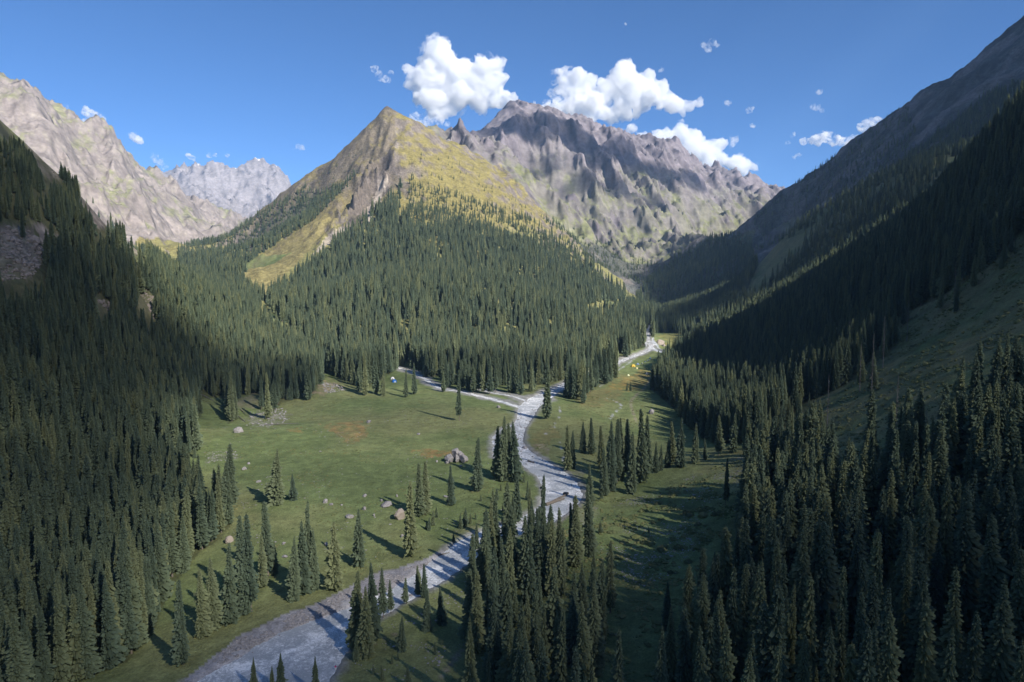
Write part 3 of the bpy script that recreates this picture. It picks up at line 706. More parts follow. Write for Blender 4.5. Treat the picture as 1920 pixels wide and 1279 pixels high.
# single trees read off the survey: (u foot, v foot, v top, kind, width, label)
SOLO = [
 (520, 945, 838, 6, 1.15, 'broad dark spruce standing in the middle of the meadow beside a smaller one'),
 (550, 937, 885, 6, 1.15, 'small conical spruce right beside the broad spruce in the meadow'),
 (433, 960, 828, 3, 1.2, 'tall slender spruce alone at the left edge of the meadow'),
 (861, 790, 690, 3, 0.8, 'thin column shaped spruce alone at the far side of the meadow left of the river'),
 (1025, 785, 688, 1, 1.1, 'tall spruce standing right where the river branches join on its right bank'),
 (897, 922, 818, 1, 1.15, 'slim double topped spruce right of the big cracked boulder'),
 (934, 897, 795, 1, 1.0, 'left spruce of the dense clump on the inner river bend'),
 (945, 903, 776, 0, 1.05, 'tallest spruce of the dense clump on the inner river bend'),
 (953, 896, 790, 3, 1.2, 'middle spruce of the dense clump on the inner river bend'),
 (963, 902, 786, 0, 1.0, 'right spruce of the dense clump on the inner river bend'),
 (845, 948, 868, 4, 1.0, 'lone spruce below the big cracked boulder, a pale stone at its foot'),
 (784, 968, 865, 1, 1.1, 'left twin of the pair of spruces above the pale round boulder'),
 (797, 966, 862, 1, 1.1, 'right twin of the pair of spruces above the pale round boulder'),
 (770, 1042, 898, 1, 1.0, 'tall dark spruce hiding one end of the pale round boulder'),
 (675, 1060, 950, 0, 1.0, 'slender spruce alone in the lower meadow between boulders and river'),
 (630, 1103, 975, 4, 1.25, 'bushy spruce on the grass bank above the gravel bar, right of the clump'),
 (577, 1103, 934, 4, 0.8, 'tallest spruce of the clump above the gravel bar'),
 (592, 1106, 985, 2, 0.9, 'right hand spruce of the clump above the gravel bar'),
 (567, 1112, 972, 0, 0.95, 'slim spruce left of the tallest one in the clump above the gravel bar'),
 (553, 1126, 1000, 2, 0.95, 'lowest spruce of the clump, nearest to the gravel bar'),
 (503, 1080, 935, 3, 1.15, 'tall narrow spruce at the back of the left bank group'),
 (490, 1100, 1000, 4, 1.0, 'spruce with drooping sides in the left bank group'),
 (514, 1078, 1012, 2, 0.9, 'short spruce leaning on the right of the left bank group'),
 (456, 1112, 962, 3, 1.1, 'thin dark pointed spruce left of the tall left bank group'),
 (471, 1148, 958, 3, 0.95, 'long thin spruce in front on the left river bank'),
 (345, 1246, 1082, 1, 0.95, 'spruce with a bare pale trunk foot nearest the lower left river bank'),
 (378, 1196, 1062, 4, 1.05, 'broad based spruce near the lower left river bank'),
 (400, 1182, 1042, 0, 1.0, 'full spruce second from the lower left river bank row'),
 (430, 1168, 1012, 4, 0.95, 'wide spruce in the middle of the left bank row'),
 (462, 1152, 1024, 0, 1.0, 'dense spruce at the right end of the left bank row'),
 (688, 1228, 1094, 2, 1.15, 'widest spruce of the big clump standing before the gravel bar'),
 (672, 1212, 1066, 0, 1.05, 'left spruce of the big clump standing before the gravel bar'),
 (697, 1200, 1048, 0, 0.85, 'tall thin spruce behind the big clump before the gravel bar'),
 (668, 1240, 1186, 6, 0.9, 'small spruce at the left foot of the big clump by the water'),
 (719, 1158, 1060, 5, 1.0, 'spruce with bare lower trunk in front of the river, left of a pair'),
 (733, 1150, 1084, 5, 1.1, 'thin loose spruce in front of the river, right of a pair'),
 (762, 1133, 1080, 5, 1.35, 'small sparse spruce alone in front of the river water'),
 (784, 1118, 1058, 0, 1.2, 'left spruce of the small pair in front of the rapids'),
 (795, 1122, 1054, 1, 1.1, 'right spruce of the small pair in front of the rapids'),
 (803, 1184, 1103, 4, 1.2, 'full spruce on the right bank just below the small pair'),
 (827, 1170, 1096, 6, 1.0, 'cone shaped spruce on the right bank beside the full one'),
 (755, 1220, 1150, 6, 1.0, 'short dark conical spruce alone on the right bank grass'),
 (478, 1300, 1229, 6, 0.85, 'leftmost spruce top rising before the pool at the bottom edge'),
 (527, 1310, 1219, 6, 1.0, 'full spruce top in the middle before the pool at the bottom edge'),
 (512, 1312, 1243, 6, 0.8, 'smaller spruce top touching the full one before the pool'),
 (594, 1308, 1225, 6, 0.8, 'rightmost spruce top rising before the pool at the bottom edge'),
 (1065, 882, 795, 1, 0.95, 'dark spruce with a crooked top, first of the right meadow grove'),
 (1073, 878, 804, 0, 0.9, 'dark spruce touching the crooked topped one in the right meadow grove'),
 (1092, 850, 788, 0, 1.0, 'spruce behind the right meadow grove, left of a taller one'),
 (1107, 852, 781, 1, 1.15, 'taller spruce behind the right meadow grove'),
 (1126, 880, 795, 1, 1.15, 'slim spruce in a gap of the right meadow grove'),
 (1105, 942, 868, 4, 0.95, 'near left spruce of the right meadow grove above the river bend'),
 (1145, 922, 785, 0, 0.95, 'tall broad spruce in the middle of the right meadow grove'),
 (1133, 930, 835, 4, 1.0, 'wide spruce in front of the tall broad one in the right meadow grove'),
 (1157, 905, 782, 3, 1.0, 'thin high spruce in the middle of the right meadow grove'),
 (1165, 900, 780, 0, 0.85, 'high dark spruce behind the middle of the right meadow grove'),
 (1176, 898, 782, 3, 1.1, 'spruce with a nodding top in the right meadow grove'),
 (1187, 925, 805, 4, 0.85, 'front spruce of the right meadow grove with a ragged foot'),
 (1203, 905, 762, 1, 1.0, 'tallest spruce of the right meadow grove, with a bare grey stem'),
 (1214, 888, 775, 1, 1.0, 'second tallest spruce of the right meadow grove'),
 (1228, 886, 825, 2, 0.9, 'low bushy spruce in the right half of the meadow grove'),
 (1240, 882, 830, 2, 0.9, 'low round spruce in the right half of the meadow grove'),
 (1252, 876, 815, 6, 0.75, 'conical spruce near the right end of the meadow grove'),
 (1259, 870, 787, 1, 1.1, 'high spruce with spread branches near the right end of the meadow grove'),
 (1277, 876, 780, 4, 0.95, 'big dark spruce at the right end of the meadow grove'),
 (1306, 868, 790, 4, 0.95, 'spruce just right of the meadow grove at the foot of the hill'),
 (1321, 862, 820, 0, 1.0, 'small spruce between two bigger ones at the foot of the hill'),
 (1347, 855, 775, 5, 1.2, 'spruce with a bare pale trunk at the foot of the hill'),
 (1376, 848, 770, 4, 1.0, 'full spruce next to the bare trunked one at the foot of the hill'),
 (1360, 948, 855, 3, 0.8, 'thin half dead spruce standing free on the hillside'),
 (970, 980, 885, 1, 1.05, 'tall dark spruce directly before the river bend'),
 (962, 985, 925, 0, 0.9, 'lower spruce leaning against the tall one before the river bend'),
 (990, 938, 900, 1, 1.0, 'little spruce on the gravelly inner side of the river bend'),
 (928, 1050, 930, 1, 1.1, 'dark spruce before the river, second from the left in the lower middle stand'),
 (911, 1085, 950, 1, 1.1, 'spruce with thin tip at the left of the lower middle stand'),
 (895, 1032, 980, 1, 1.2, 'short spruce on the river edge at the left of the lower middle stand'),
 (886, 1110, 998, 3, 1.2, 'outermost left spruce of the lower middle stand'),
 (1008, 1060, 945, 1, 1.0, 'pointed spruce before the river bend in the lower middle stand'),
 (1017, 1065, 947, 1, 1.0, 'twin pointed spruce before the river bend in the lower middle stand'),
 (993, 1050, 950, 3, 1.1, 'thin spruce left of the pointed pair before the river bend'),
 (1113, 1110, 1030, 6, 0.8, 'conical spruce alone in the gap right of the lower middle stand'),
 (1252, 1180, 1085, 2, 1.0, 'stout spruce alone below the shrubs on the right hillside'),
 (685, 742, 660, 1, 0.9, 'slim spruce at the left of the little row by the blue tent'),
 (676, 735, 655, 1, 0.9, 'spruce leftmost of the little row by the blue tent'),
 (706, 738, 650, 1, 0.9, 'spruce in the middle of the little row by the blue tent'),
 (720, 743, 690, 0, 0.9, 'shorter spruce nearest the blue tent'),
 (762, 745, 690, 1, 0.9, 'left one of two spruces right of the blue tent'),
 (778, 739, 678, 1, 0.9, 'right one of two spruces right of the blue tent'),
 (831, 735, 690, 1, 1.0, 'lone spruce at the bend of the side stream'),
 (435, 790, 690, 1, 0.9, 'spruce nearest the grey boulder on the left meadow edge'),
 (500, 785, 695, 1, 0.9, 'spruce at the rock pile on the left meadow edge'),
 (580, 750, 660, 1, 0.9, 'foremost spruce of the forest tip reaching into the meadow'),
 (1094, 757, 700, 1, 1.0, 'spruce pair leader standing free on the right meadow, its shadow beside it'),
 (1066, 748, 680, 1, 1.0, 'spruce on the right bank beside the stream junction'),
 (1176, 733, 716, 2, 1.2, 'left one of two tiny spruces below the camp'),
 (1182, 733, 715, 2, 1.2, 'right one of two tiny spruces below the camp'),
]
SMALL = [(770, 985, 965), (805, 995, 968), (812, 985, 955), (818, 970, 948), (800, 992, 975), (863, 992, 960), (873, 985, 950), (882, 982, 960), (892, 975, 960), (918, 1005, 985),
         (990, 1060, 1040), (932, 938, 912), (939, 920, 905), (902, 940, 925), (935, 1195, 1180), (815, 1228, 1202), (829, 1210, 1196), (746, 1238, 1221), (735, 1245, 1225), (716, 1275, 1245), (765, 1290, 1245),
         (983, 905, 888), (943, 960, 942), (956, 950, 930), (1216, 1000, 985), (922, 965, 948), (1125, 1000, 975), (968, 925, 905), (850, 1015, 998), (700, 1265, 1245), (1110, 950, 925), (1128, 938, 918), (365, 860, 832), (372, 905, 870)]

def tan_h(u, vb, vt, P):
    # height of a tree whose foot is P and whose top is seen at vt
    d = ray(u, vt); return float(CAM[2] + d[2] * P[1] - P[2])
TREES = []      # x y z h wide kind label group
ps = on_ground([s[0] for s in SOLO], [min(s[1], 1320) for s in SOLO])
for s, p in zip(SOLO, ps):
    h = float(np.clip(tan_h(s[0], s[1], s[2], p), 4, 60))
    TREES.append((p, h, s[4] * (1.0 if h < 40 else 0.9), s[3], s[5], None))
ps = on_ground([s[0] for s in SMALL], [s[1] for s in SMALL])
def near_txt(u_, v_):
    if u_ < 400: return 'at the left meadow edge'
    if v_ > 1190: return 'on the lower right bank'
    if u_ > 1090: return 'on the slope right of the bend'
    if v_ > 1040: return 'in the lower middle stand'
    if u_ < 830: return 'in the thicket beside the speckled boulder'
    if u_ < 900: return 'in the row above the rapids'
    return 'on the inner side of the river bend'
seen_l = {}
for s, p in zip(SMALL, ps):
    q_ = near_txt(s[0], s[1]); k_ = seen_l.get(q_, 0); seen_l[q_] = k_ + 1
    TREES.append((p, float(np.clip(tan_h(*s, p), 1.5, 15)), 1.35, rnd.choice([2, 4, 6]), ('', 'second ', 'third ', 'fourth ', 'fifth ', 'sixth ', 'seventh ', 'eighth ', 'ninth ', 'tenth ', 'eleventh ')[k_] + 'young spruce sapling ' + q_, 'young spruces near the river'))
solo_xy = np.array([t[0][:2] for t in TREES])
STAND_TXT = {'left': ('dark spruce packed in the forest on the left hillside', 'spruces of the left hillside forest'),
 'lower_right': ('tall dark spruce in the shaded stand at the lower right', 'spruces of the lower right stand'),
 'lower_centre': ('dark spruce in the crowded stand between river and dirt track at the lower middle', 'spruces of the lower middle stand'),
 'lower_mid': ('dark spruce in the open stand between the lower middle stand and the lower right forest', 'spruces of the open stand below the shrubby slope'),
 'hillside': ('spruce scattered on the open grassy right hillside', 'spruces scattered on the right hillside'),
 'right': ('dark spruce packed in the forest on the right slope above the meadow', 'spruces of the right slope forest'),
 'green': ('spruce of the forest at the foot of the green mountain', 'spruces at the foot of the green mountain')}

# candidates over the whole country, thinned by stand density
cand = []
for y0, y1, s in ((95, 900, 5.6), (900, 1900, 6.6), (1900, 3400, 10.0)):
    yy = np.arange(y0, y1, s); xm = y1 * 0.92 + 120
    X_, Y_ = np.meshgrid(np.arange(-xm, xm, s), yy)
    X_ = X_ + rng.uniform(-.42, .42, X_.shape) * s; Y_ = Y_ + rng.uniform(-.42, .42, Y_.shape) * s
    k = np.abs(X_) < Y_ * 0.9 + 110
    X_, Y_ = X_[k], Y_[k]
    # base height from the finished terrain grid (bilinear)
    a = np.arctan2(X_, Y_); rr = np.hypot(X_, Y_)
    fj = np.clip((a - ANG[0]) / (ANG[1] - ANG[0]), 0, NA - 1.001); fi = np.clip(np.interp(np.log(rr), LR, np.arange(NR)), 0, NR - 1.001)
    i, j = fi.astype(int), fj.astype(int); di, dj = fi - i, fj - j; Z = GP[..., 2]
    z = (Z[i, j] * (1 - di) * (1 - dj) + Z[i + 1, j] * di * (1 - dj) + Z[i, j + 1] * (1 - di) * dj + Z[i + 1, j + 1] * di * dj)
    u, v, f = project(np.stack([X_, Y_, z], -1))
    d, st = forest_density(u, v)
    d = d * np.clip(0.95 + 0.7 * fbm(X_ / 45, Y_ / 45, 3, 401) + 0.5 * np.isin(st, [4, 5, 6]) * fbm(X_ / 14, Y_ / 14, 2, 402), 0.2, 1.1)
    d = d * np.where(np.array([q[0] == 'green' for q in STANDS])[st], np.interp(v, [380, 560, 640], [0.72, 0.85, 1.0]), 1.0)
    k = rng.random(len(d)) < d
    X_, Y_, z, st = X_[k], Y_[k], z[k], st[k]
    lo = np.array([q[3][0] for q in STANDS], float)[st]; hi = np.array([q[3][1] for q in STANDS], float)[st]
    h = (lo + (hi - lo) * rng.beta(2.2, 1.8, len(lo))) * np.where(rng.random(len(lo)) < 0.10, rng.uniform(0.35, 0.7, len(lo)), 1)
    uk, vk = u[k], v[k]; h = h * np.where(st == 0, np.interp(vk, [270, 470], [0.42, 1.0]), 1.0)
    k = seen(X_, Y_, z + h) & (river_sd(X_, Y_) > 2.5)
    cand.append(np.column_stack([X_, Y_, z, h, st])[k])
cand = np.concatenate(cand)
d = np.min(np.hypot(cand[:, 0, None] - solo_xy[None, :, 0], cand[:, 1, None] - solo_xy[None, :, 1]) , 1)
cand = cand[d > 3.2]
u, v, f = project(cand[:, :3]); ut, vt, ft = project(cand[:, :3] + np.array([0, 0, 1.0]) * cand[:, 3:4])
# trees that would stand in front of an open place (their crown covering it) are left out
OPEN = [([(0, 425), (70, 430), (95, 480), (60, 525), (0, 530)], 0.12), ([(50, 255), (105, 290), (120, 345), (85, 335)], 0.1), ([(150, 350), (190, 350), (220, 420), (185, 435)], 0.1), ([(225, 430), (285, 470), (255, 485)], 0.15),
        ([(175, 560), (215, 565), (210, 590), (180, 590)], 0.1), ([(255, 540), (300, 560), (290, 600), (260, 580)], 0.2),
        ([(372, 700), (400, 800), (430, 830), (440, 940), (500, 1010), (660, 1080), (900, 940), (985, 790), (960, 752), (860, 750), (760, 745), (600, 745), (450, 800)], 0.0),
        ([(1060, 760), (1230, 745), (1290, 800), (1260, 800), (1130, 770), (1060, 800)], 0.0), ([(1100, 960), (1240, 930), (1330, 940), (1320, 1010), (1230, 1080), (1110, 1000)], 0.12),
        ([(1540, 770), (1690, 610), (1900, 465), (1930, 610), (1800, 690), (1650, 790), (1560, 830)], 0.4),
        ([(1190, 950), (1400, 870), (1390, 960), (1330, 1010), (1250, 1100), (1140, 1080)], 0.1),
        ([(700, 1050), (880, 985), (880, 1200), (800, 1290), (640, 1290)], 0.0), ([(340, 1290), (480, 1180), (690, 1100), (690, 1230), (620, 1290)], 0.0)]
keep = np.ones(len(cand), bool)
for poly, pr in OPEN:
    for q in (0.35, 0.7, 0.97):
        hit = pip(u + (ut - u) * q, v + (vt - v) * q, poly); keep &= ~(hit & (rng.random(len(cand)) > pr) & (f < 1100))
cand, u, v, f, ut, vt = cand[keep], u[keep], v[keep], f[keep], ut[keep], vt[keep]
inframe = (ut > -15) & (ut < 1935) & (vt < 1279) & (v > 0)
size = (np.minimum(v, 1279) - np.maximum(vt, 0)) * inframe * (f > 60)
n_named = 300 - len(TREES)
order = np.argsort(-size)[:n_named]
named = np.zeros(len(cand), bool); named[order] = True
wide_all = rng.uniform(0.68, 1.18, len(cand)); kind_all = rng.integers(0, 8, len(cand)); kind_all[kind_all == 6] = 0
rot_all = rng.uniform(0, 6.28, len(cand))
LOOK = ['dense', 'slender', 'broad', 'very narrow', 'full', 'sparse', 'conical', 'pointed']
STAND_AT = {'left': 'the left hillside forest', 'lower_right': 'the lower right stand', 'lower_centre': 'the lower middle stand', 'lower_mid': 'the stand below the shrubs', 'hillside': 'the open right hillside', 'right': 'the right slope forest'}
ni = np.where(named)[0]; hq = np.quantile(cand[ni, 3], [0.2, 0.5, 0.8]); used_lab = {}
def place_txt(i):
    st = cand[i, 4]; k = ni[cand[ni, 4] == st]; a_ = (ut[k] < ut[i]).mean(); b2 = (vt[k] < vt[i]).mean()
    c1 = ['far left', 'left', 'centre left', 'centre right', 'right', 'far right'][min(5, int(a_ * 6))]; c2 = ['back', 'upper', 'lower', 'front'][min(3, int(b2 * 4))]
    return f"{c2} {c1} of {STAND_AT.get(STANDS[int(st)][0], 'the forest by the camp')}"
for i in ni:
    hs2 = ['low', 'middling', 'tall', 'very tall'][int((cand[i, 3] > hq).sum())]
    used_lab[i] = f"{hs2} {LOOK[int(kind_all[i])]} dark spruce at the {place_txt(i)}"
for i in ni:
    t = STAND_TXT.get(STANDS[int(cand[i, 4])][0], ('spruce of the forest beside the tent camp', 'spruces beside the camp'))
    TREES.append((cand[i, :3], cand[i, 3], wide_all[i], int(kind_all[i]), used_lab[i], t[1]))
srcs = {}
for p, h, wd, kd, lab, grp in TREES:
    e = tree(kd, p[0], p[1], p[2], h, wd, rnd.uniform(0, 6.28), lab, grp, 'spruce_tree' if 'sapling' not in lab else 'young_spruce')
    srcs.setdefault(kd, e)
for kd in range(8):
    if kd not in srcs:
        print('kind without a named tree', kd)
print('trees named', len(TREES), 'in mass', (~named).sum())

# the rest of the forest: one mass of the same trees, placed by geometry nodes
rest = cand[~named]; me = bpy.data.meshes.new('spruce_forest')
me.vertices.add(len(rest)); me.vertices.foreach_set('co', (rest[:, :3] - [0, 0, 0.3]).astype(np.float32).ravel())
def attr(n, t, vals, key='value'):
    a = me.attributes.new(n, t, 'POINT'); a.data.foreach_set(key, np.asarray(vals).ravel())
hw = (rest[:, 3] * wide_all[~named])
attr('size', 'FLOAT_VECTOR', np.column_stack([hw, hw, rest[:, 3]]).astype(np.float32), 'vector')
attr('turn', 'FLOAT_VECTOR', np.column_stack([rng.uniform(-.03, .03, len(rest)), rng.uniform(-.03, .03, len(rest)), rot_all[~named]]).astype(np.float32), 'vector')
attr('pick', 'INT', kind_all[~named].astype(np.int32))
forest = link('spruce_forest', me); tag(forest, 'dense dark green spruce forest covering the slopes on both sides of the valley and the mountain foot', 'forest', kind='stuff')
ng = bpy.data.node_groups.new('forest_nodes', 'GeometryNodeTree')
ng.interface.new_socket('Geometry', in_out='INPUT', socket_type='NodeSocketGeometry'); ng.interface.new_socket('Geometry', in_out='OUTPUT', socket_type='NodeSocketGeometry')
gi_, go_ = ng.nodes.new('NodeGroupInput'), ng.nodes.new('NodeGroupOutput')
jj = ng.nodes.new('GeometryNodeJoinGeometry')
for kd, e in srcs.items():
    j1 = ng.nodes.new('GeometryNodeJoinGeometry')
    for ch in e.children:
        q = ng.nodes.new('GeometryNodeObjectInfo'); q.transform_space = 'ORIGINAL'; q.inputs['Object'].default_value = ch; ng.links.new(q.outputs['Geometry'], j1.inputs[0])
    g2 = ng.nodes.new('GeometryNodeGeometryToInstance'); ng.links.new(j1.outputs[0], g2.inputs[0]); ng.links.new(g2.outputs[0], jj.inputs[0])
ip = ng.nodes.new('GeometryNodeInstanceOnPoints'); ip.inputs['Pick Instance'].default_value = True
ng.links.new(gi_.outputs[0], ip.inputs['Points']); ng.links.new(jj.outputs[0], ip.inputs['Instance'])
def named_attr(n, t):
    q = ng.nodes.new('GeometryNodeInputNamedAttribute'); q.data_type = t; q.inputs[0].default_value = n
    return [o for o in q.outputs if o.enabled and o.name == 'Attribute'][0]
ng.links.new(named_attr('size', 'FLOAT_VECTOR'), ip.inputs['Scale']); ng.links.new(named_attr('pick', 'INT'), ip.inputs['Instance Index']); ng.links.new(named_attr('turn', 'FLOAT_VECTOR'), ip.inputs['Rotation'])
ng.links.new(ip.outputs[0], go_.inputs[0])
md = forest.modifiers.new('forest', 'NODES'); md.node_group = ng

# ------------------------------------------------------------ clouds
from mathutils import noise as mn
def vol_mat(name, dens, col=(1, 1, 1), aniso=0.0):
    m = bpy.data.materials.new(name); m.use_nodes = True; nt = m.node_tree; nt.nodes.clear()
    o = nt.nodes.new('ShaderNodeOutputMaterial'); v = nt.nodes.new('ShaderNodeVolumePrincipled')
    v.inputs['Density'].default_value = dens; v.inputs['Color'].default_value = (*col, 1); v.inputs['Anisotropy'].default_value = aniso
    nt.links.new(v.outputs[0], o.inputs['Volume']); return m
M_cloud = vol_mat('cloud_vapour', 0.009, (0.95, 0.955, 0.965))
M_wisp = vol_mat('thin_cloud_vapour', 0.0016)
def ico(sub):
    import bmesh
    bm = bmesh.new(); bmesh.ops.create_icosphere(bm, subdivisions=sub, radius=1); V = np.array([v.co[:] for v in bm.verts]); F = np.array([[v.index for v in f.verts] for f in bm.faces]); bm.free(); return V, F
ICO3 = ico(3); ICO1 = ico(1); ICO2 = ico(2)
def puffs_mesh(name, puffs, voxel, rough, seed, mat, sc=1.0, k1=0.55, k2=0.32):
    V = []; F = []; n = 0
    for (c, r) in puffs:
        V.append(ICO3[0] * np.asarray(r) + c); F.append(ICO3[1] + n); n += len(ICO3[0])
    c0 = np.mean([p[0] for p in puffs], 0)
    me = mesh(name + '_hull', np.concatenate(V) - c0, np.concatenate(F))
    o = bpy.data.objects.new(name, me); COL.objects.link(o)
    md = o.modifiers.new('fuse', 'REMESH'); md.mode = 'VOXEL'; md.voxel_size = voxel
    dg = bpy.context.evaluated_depsgraph_get(); dg.update()
    out = bpy.data.meshes.new_from_object(o.evaluated_get(dg)); o.modifiers.clear(); o.data = out; bpy.data.meshes.remove(me); out.name = name
    nv = len(out.vertices); co = np.empty(nv * 3, np.float32); out.vertices.foreach_get('co', co); co = co.reshape(-1, 3)
    no = np.empty(nv * 3, np.float32); out.vertices.foreach_get('normal', no); no = no.reshape(-1, 3)
    s = 1.0 / (rough * 3.2); off = Vector((seed * 13.7, seed * 3.1, 0)); dsp = np.empty(nv)
    for i in range(nv):
        p = Vector(co[i]) * s + off
        a = abs(mn.noise(p)) * 2 - 0.4; b_ = abs(mn.noise(p * 2.6 + off)) * 2 - 0.4; c = abs(mn.noise(p * 6.3)) * 2 - 0.4; d_ = mn.noise(p * 13)
        dsp[i] = rough * (a + k1 * b_ + k2 * c + 0.16 * d_)
    co = co + no * dsp[:, None]; out.vertices.foreach_set('co', co.astype(np.float32).ravel()); out.update()
    out.materials.clear(); out.materials.append(mat); o.location = c0
    return o
def wispy(name, dens, size, lo, hi, col=(1, 1, 1)):
    m = vol_mat(name, dens, col); nt = m.node_tree; v = [n for n in nt.nodes if n.type == 'PRINCIPLED_VOLUME'][0]
    g = nt.nodes.new('ShaderNodeNewGeometry'); n1 = noise_node(nt, 1 / size, 5, 0.62, g.outputs['Position']); n1.inputs['Distortion'].default_value = 0.6
    r = rng_node(nt, n1.outputs[0], 0, dens, lo, hi); nt.links.new(r, v.inputs['Density']); m.cycles.volume_step_rate = 1.0
    return m
M_veil = wispy('cloud_fringe', 0.012, 330, 0.50, 0.62, (0.97, 0.975, 0.98))
CY = 11600.0
def cloud(name, blobs, label, seed, depth=CY, mat=None, rough=95, voxel=42, flat=0.8):
    # blobs: (u, v, radius in survey pixels)
    pf = []; r = random.Random(seed)
    for (u, v, rp) in blobs:
        c = at(u, v, depth); rr = rp / FPX * depth
        rr *= 0.92 if len(blobs) > 12 else 1.0
        pf.append((c + np.array([0, r.uniform(-.3, .3) * rr, 0]), (rr, rr * 0.9, rr * flat)))
    o = puffs_mesh(name, pf, voxel, rough, seed, mat or M_cloud)
    if len(blobs) > 12:                            # thin vapour round the solid heaps
        ve = puffs_mesh('veil', [(c + np.array([r.uniform(-.5, .5), 0, r.uniform(-.4, .4)]) * q[0], tuple(np.array(q) * 1.12)) for c, q in pf[::2]], voxel * 1.3, rough * 1.2, seed + 50, M_veil, k1=0.8, k2=0.5)
        ve.parent = o; ve.location = ve.location - o.location
    tag(o, label, 'cloud', 'white clouds in the blue sky'); return o
cloud('cumulus_cloud', [(818, 98, 24), (806, 118, 26), (835, 112, 24), (790, 145, 26), (820, 150, 34), (852, 132, 28), (872, 128, 20), (890, 148, 30), (912, 128, 22), (925, 158, 26), (860, 175, 32), (815, 185, 30), (790, 180, 20), (895, 182, 26), (930, 188, 22), (955, 190, 14),
      (820, 212, 18), (770, 128, 12), (768, 160, 12), (905, 205, 14), (842, 205, 14)], 'largest white cumulus cloud right of the green peak, its top two-humped', 3)
cloud('cumulus_cloud', [(1062, 150, 17), (1078, 150, 18), (1055, 170, 16), (1085, 172, 24), (1100, 160, 18), (1075, 200, 26), (1110, 195, 26), (1140, 215, 20), (1100, 225, 24), (1048, 205, 22), (1020, 203, 13), (1000, 200, 9), (1140, 170, 20), (1160, 145, 24), (1175, 130, 18), (1168, 170, 26), (1195, 160, 26),
      (1215, 150, 18), (1225, 175, 26), (1250, 190, 20), (1200, 195, 24), (1272, 202, 18), (1165, 200, 22), (1290, 196, 12), (1310, 192, 11), (1245, 165, 14)], 'wide white cumulus cloud over the rocky summits with a notch in its top', 5)
cloud('cumulus_cloud', [(1180, 245, 12), (1205, 255, 14), (1235, 262, 18), (1262, 258, 20), (1280, 250, 20), (1300, 262, 20), (1262, 280, 22), (1300, 285, 26), (1325, 285, 22), (1345, 270, 17), (1358, 268, 12), (1345, 300, 22), (1375, 305, 18), (1395, 308, 15), (1410, 312, 10), (1320, 305, 18), (1390, 322, 12)],
      'white cumulus cloud lying behind the right shoulder of the rocky massif', 8)
for i, (bl, lab) in enumerate([
    ([(702, 128, 7), (712, 140, 7), (722, 148, 8), (732, 136, 6), (712, 150, 6)], 'torn scrap of cloud left of the largest cumulus'),
    ([(780, 222, 12), (800, 228, 12), (820, 226, 10), (835, 232, 6)], 'thin cloud veil just right of the green summit'),
    ([(1322, 84, 7), (1336, 80, 8), (1345, 86, 5), (1330, 94, 5)], 'small cloud scrap high in the sky at the upper right'),
    ([(163, 208, 9), (172, 216, 11), (182, 224, 10), (165, 228, 8)], 'small cloud above the left ridge, the biggest of the scraps there'),
    ([(125, 208, 6), (122, 200, 4)], 'tiny cloud just clearing the left ridge'),
    ([(250, 258, 7), (260, 264, 8), (246, 254, 5)], 'small bright cloud over the middle of the left ridge'),
    ([(352, 292, 6), (360, 297, 6)], 'tiny cloud left of a second one over the distant peaks'),
    ([(394, 291, 6), (402, 290, 5), (426, 291, 5)], 'tiny cloud pair over the distant peaks'),
    ([(563, 276, 8), (552, 280, 4)], 'faint cloud scrap between distant peaks and green mountain'),
    ([(290, 292, 7), (298, 304, 8), (308, 312, 7)], 'faint veil of cloud low beside the left ridge'),
    ([(1530, 262, 12), (1548, 258, 13), (1565, 266, 12), (1585, 266, 12), (1600, 262, 10), (1508, 264, 8)], 'flat white cloud low over the right mountain slope'),
    ([(1478, 268, 5), (1486, 254, 4), (1493, 293, 7)], 'tiny low cloud left of the flat one'),
    ([(1630, 232, 12), (1645, 226, 9), (1618, 240, 10)], 'cloud scrap touching the right mountain skyline'),
    ([(1365, 192, 5), (1370, 196, 4), (1407, 205, 6), (1412, 236, 6)], 'sprinkle of tiny clouds right of the wide cumulus'),
    ([(1530, 202, 7), (1540, 206, 5), (1535, 172, 5)], 'faint tiny cloud above the flat low cloud'),
    ([(1240, 130, 5), (1172, 46, 4)], 'tiny wisp above the wide cumulus cloud')]):
    cloud('small_cloud', [(a, b_, c * 1.1) for a, b_, c in bl], lab, 20 + i, 11400 + 40 * i, mat=wispy('small_cloud_vapour', 0.02 if i in (3, 5, 6, 7, 10, 12) else 0.010, 110, 0.47, 0.62), rough=34, voxel=22, flat=0.75)

# unseen clouds added toward the sun, shaped to shade the foreground, right mountain and crags
def over(gx_, gy_, gz_, alt):
    t = (alt - gz_) / SUN_DIR[2]; return np.array([gx_, gy_, gz_]) + SUN_DIR * t
def shade_cloud(cells, alt, seed, label, dens, rough=60, voxel=60):
    pf = [(over(x, y, z, alt), (r, r, r * 0.35)) for x, y, z, r in cells]
    o = puffs_mesh('cumulus_cloud', pf, voxel, rough, seed, vol_mat('cloud_vapour', dens))  # added out of view as a shade caster, thickness sets the sun let through
    tag(o, label, 'cloud', 'white clouds in the blue sky'); return o
FGL = [(x, y, 80, 230) for x in range(-1000, -380, 200) for y in (-250, -50, 150, 350, 540)] + [(x, y, 25, 120) for x in (-330, -230) for y in (-100, 50, 180, 300)] + [(-320, 420, 25, 110), (-300, 520, 20, 80), (-150, 180, 5, 80), (-290, 600, 30, 90), (-380, 560, 60, 130), (-400, 660, 90, 110),
       (-480, 720, 140, 120), (-600, 740, 200, 140), (-720, 780, 240, 150), (-380, 730, 80, 80), (-290, 700, 40, 80), (-200, 730, 20, 65), (-110, 745, 20, 65), (-20, 765, 20, 65), (70, 765, 20, 60), (140, 735, 20, 50)]
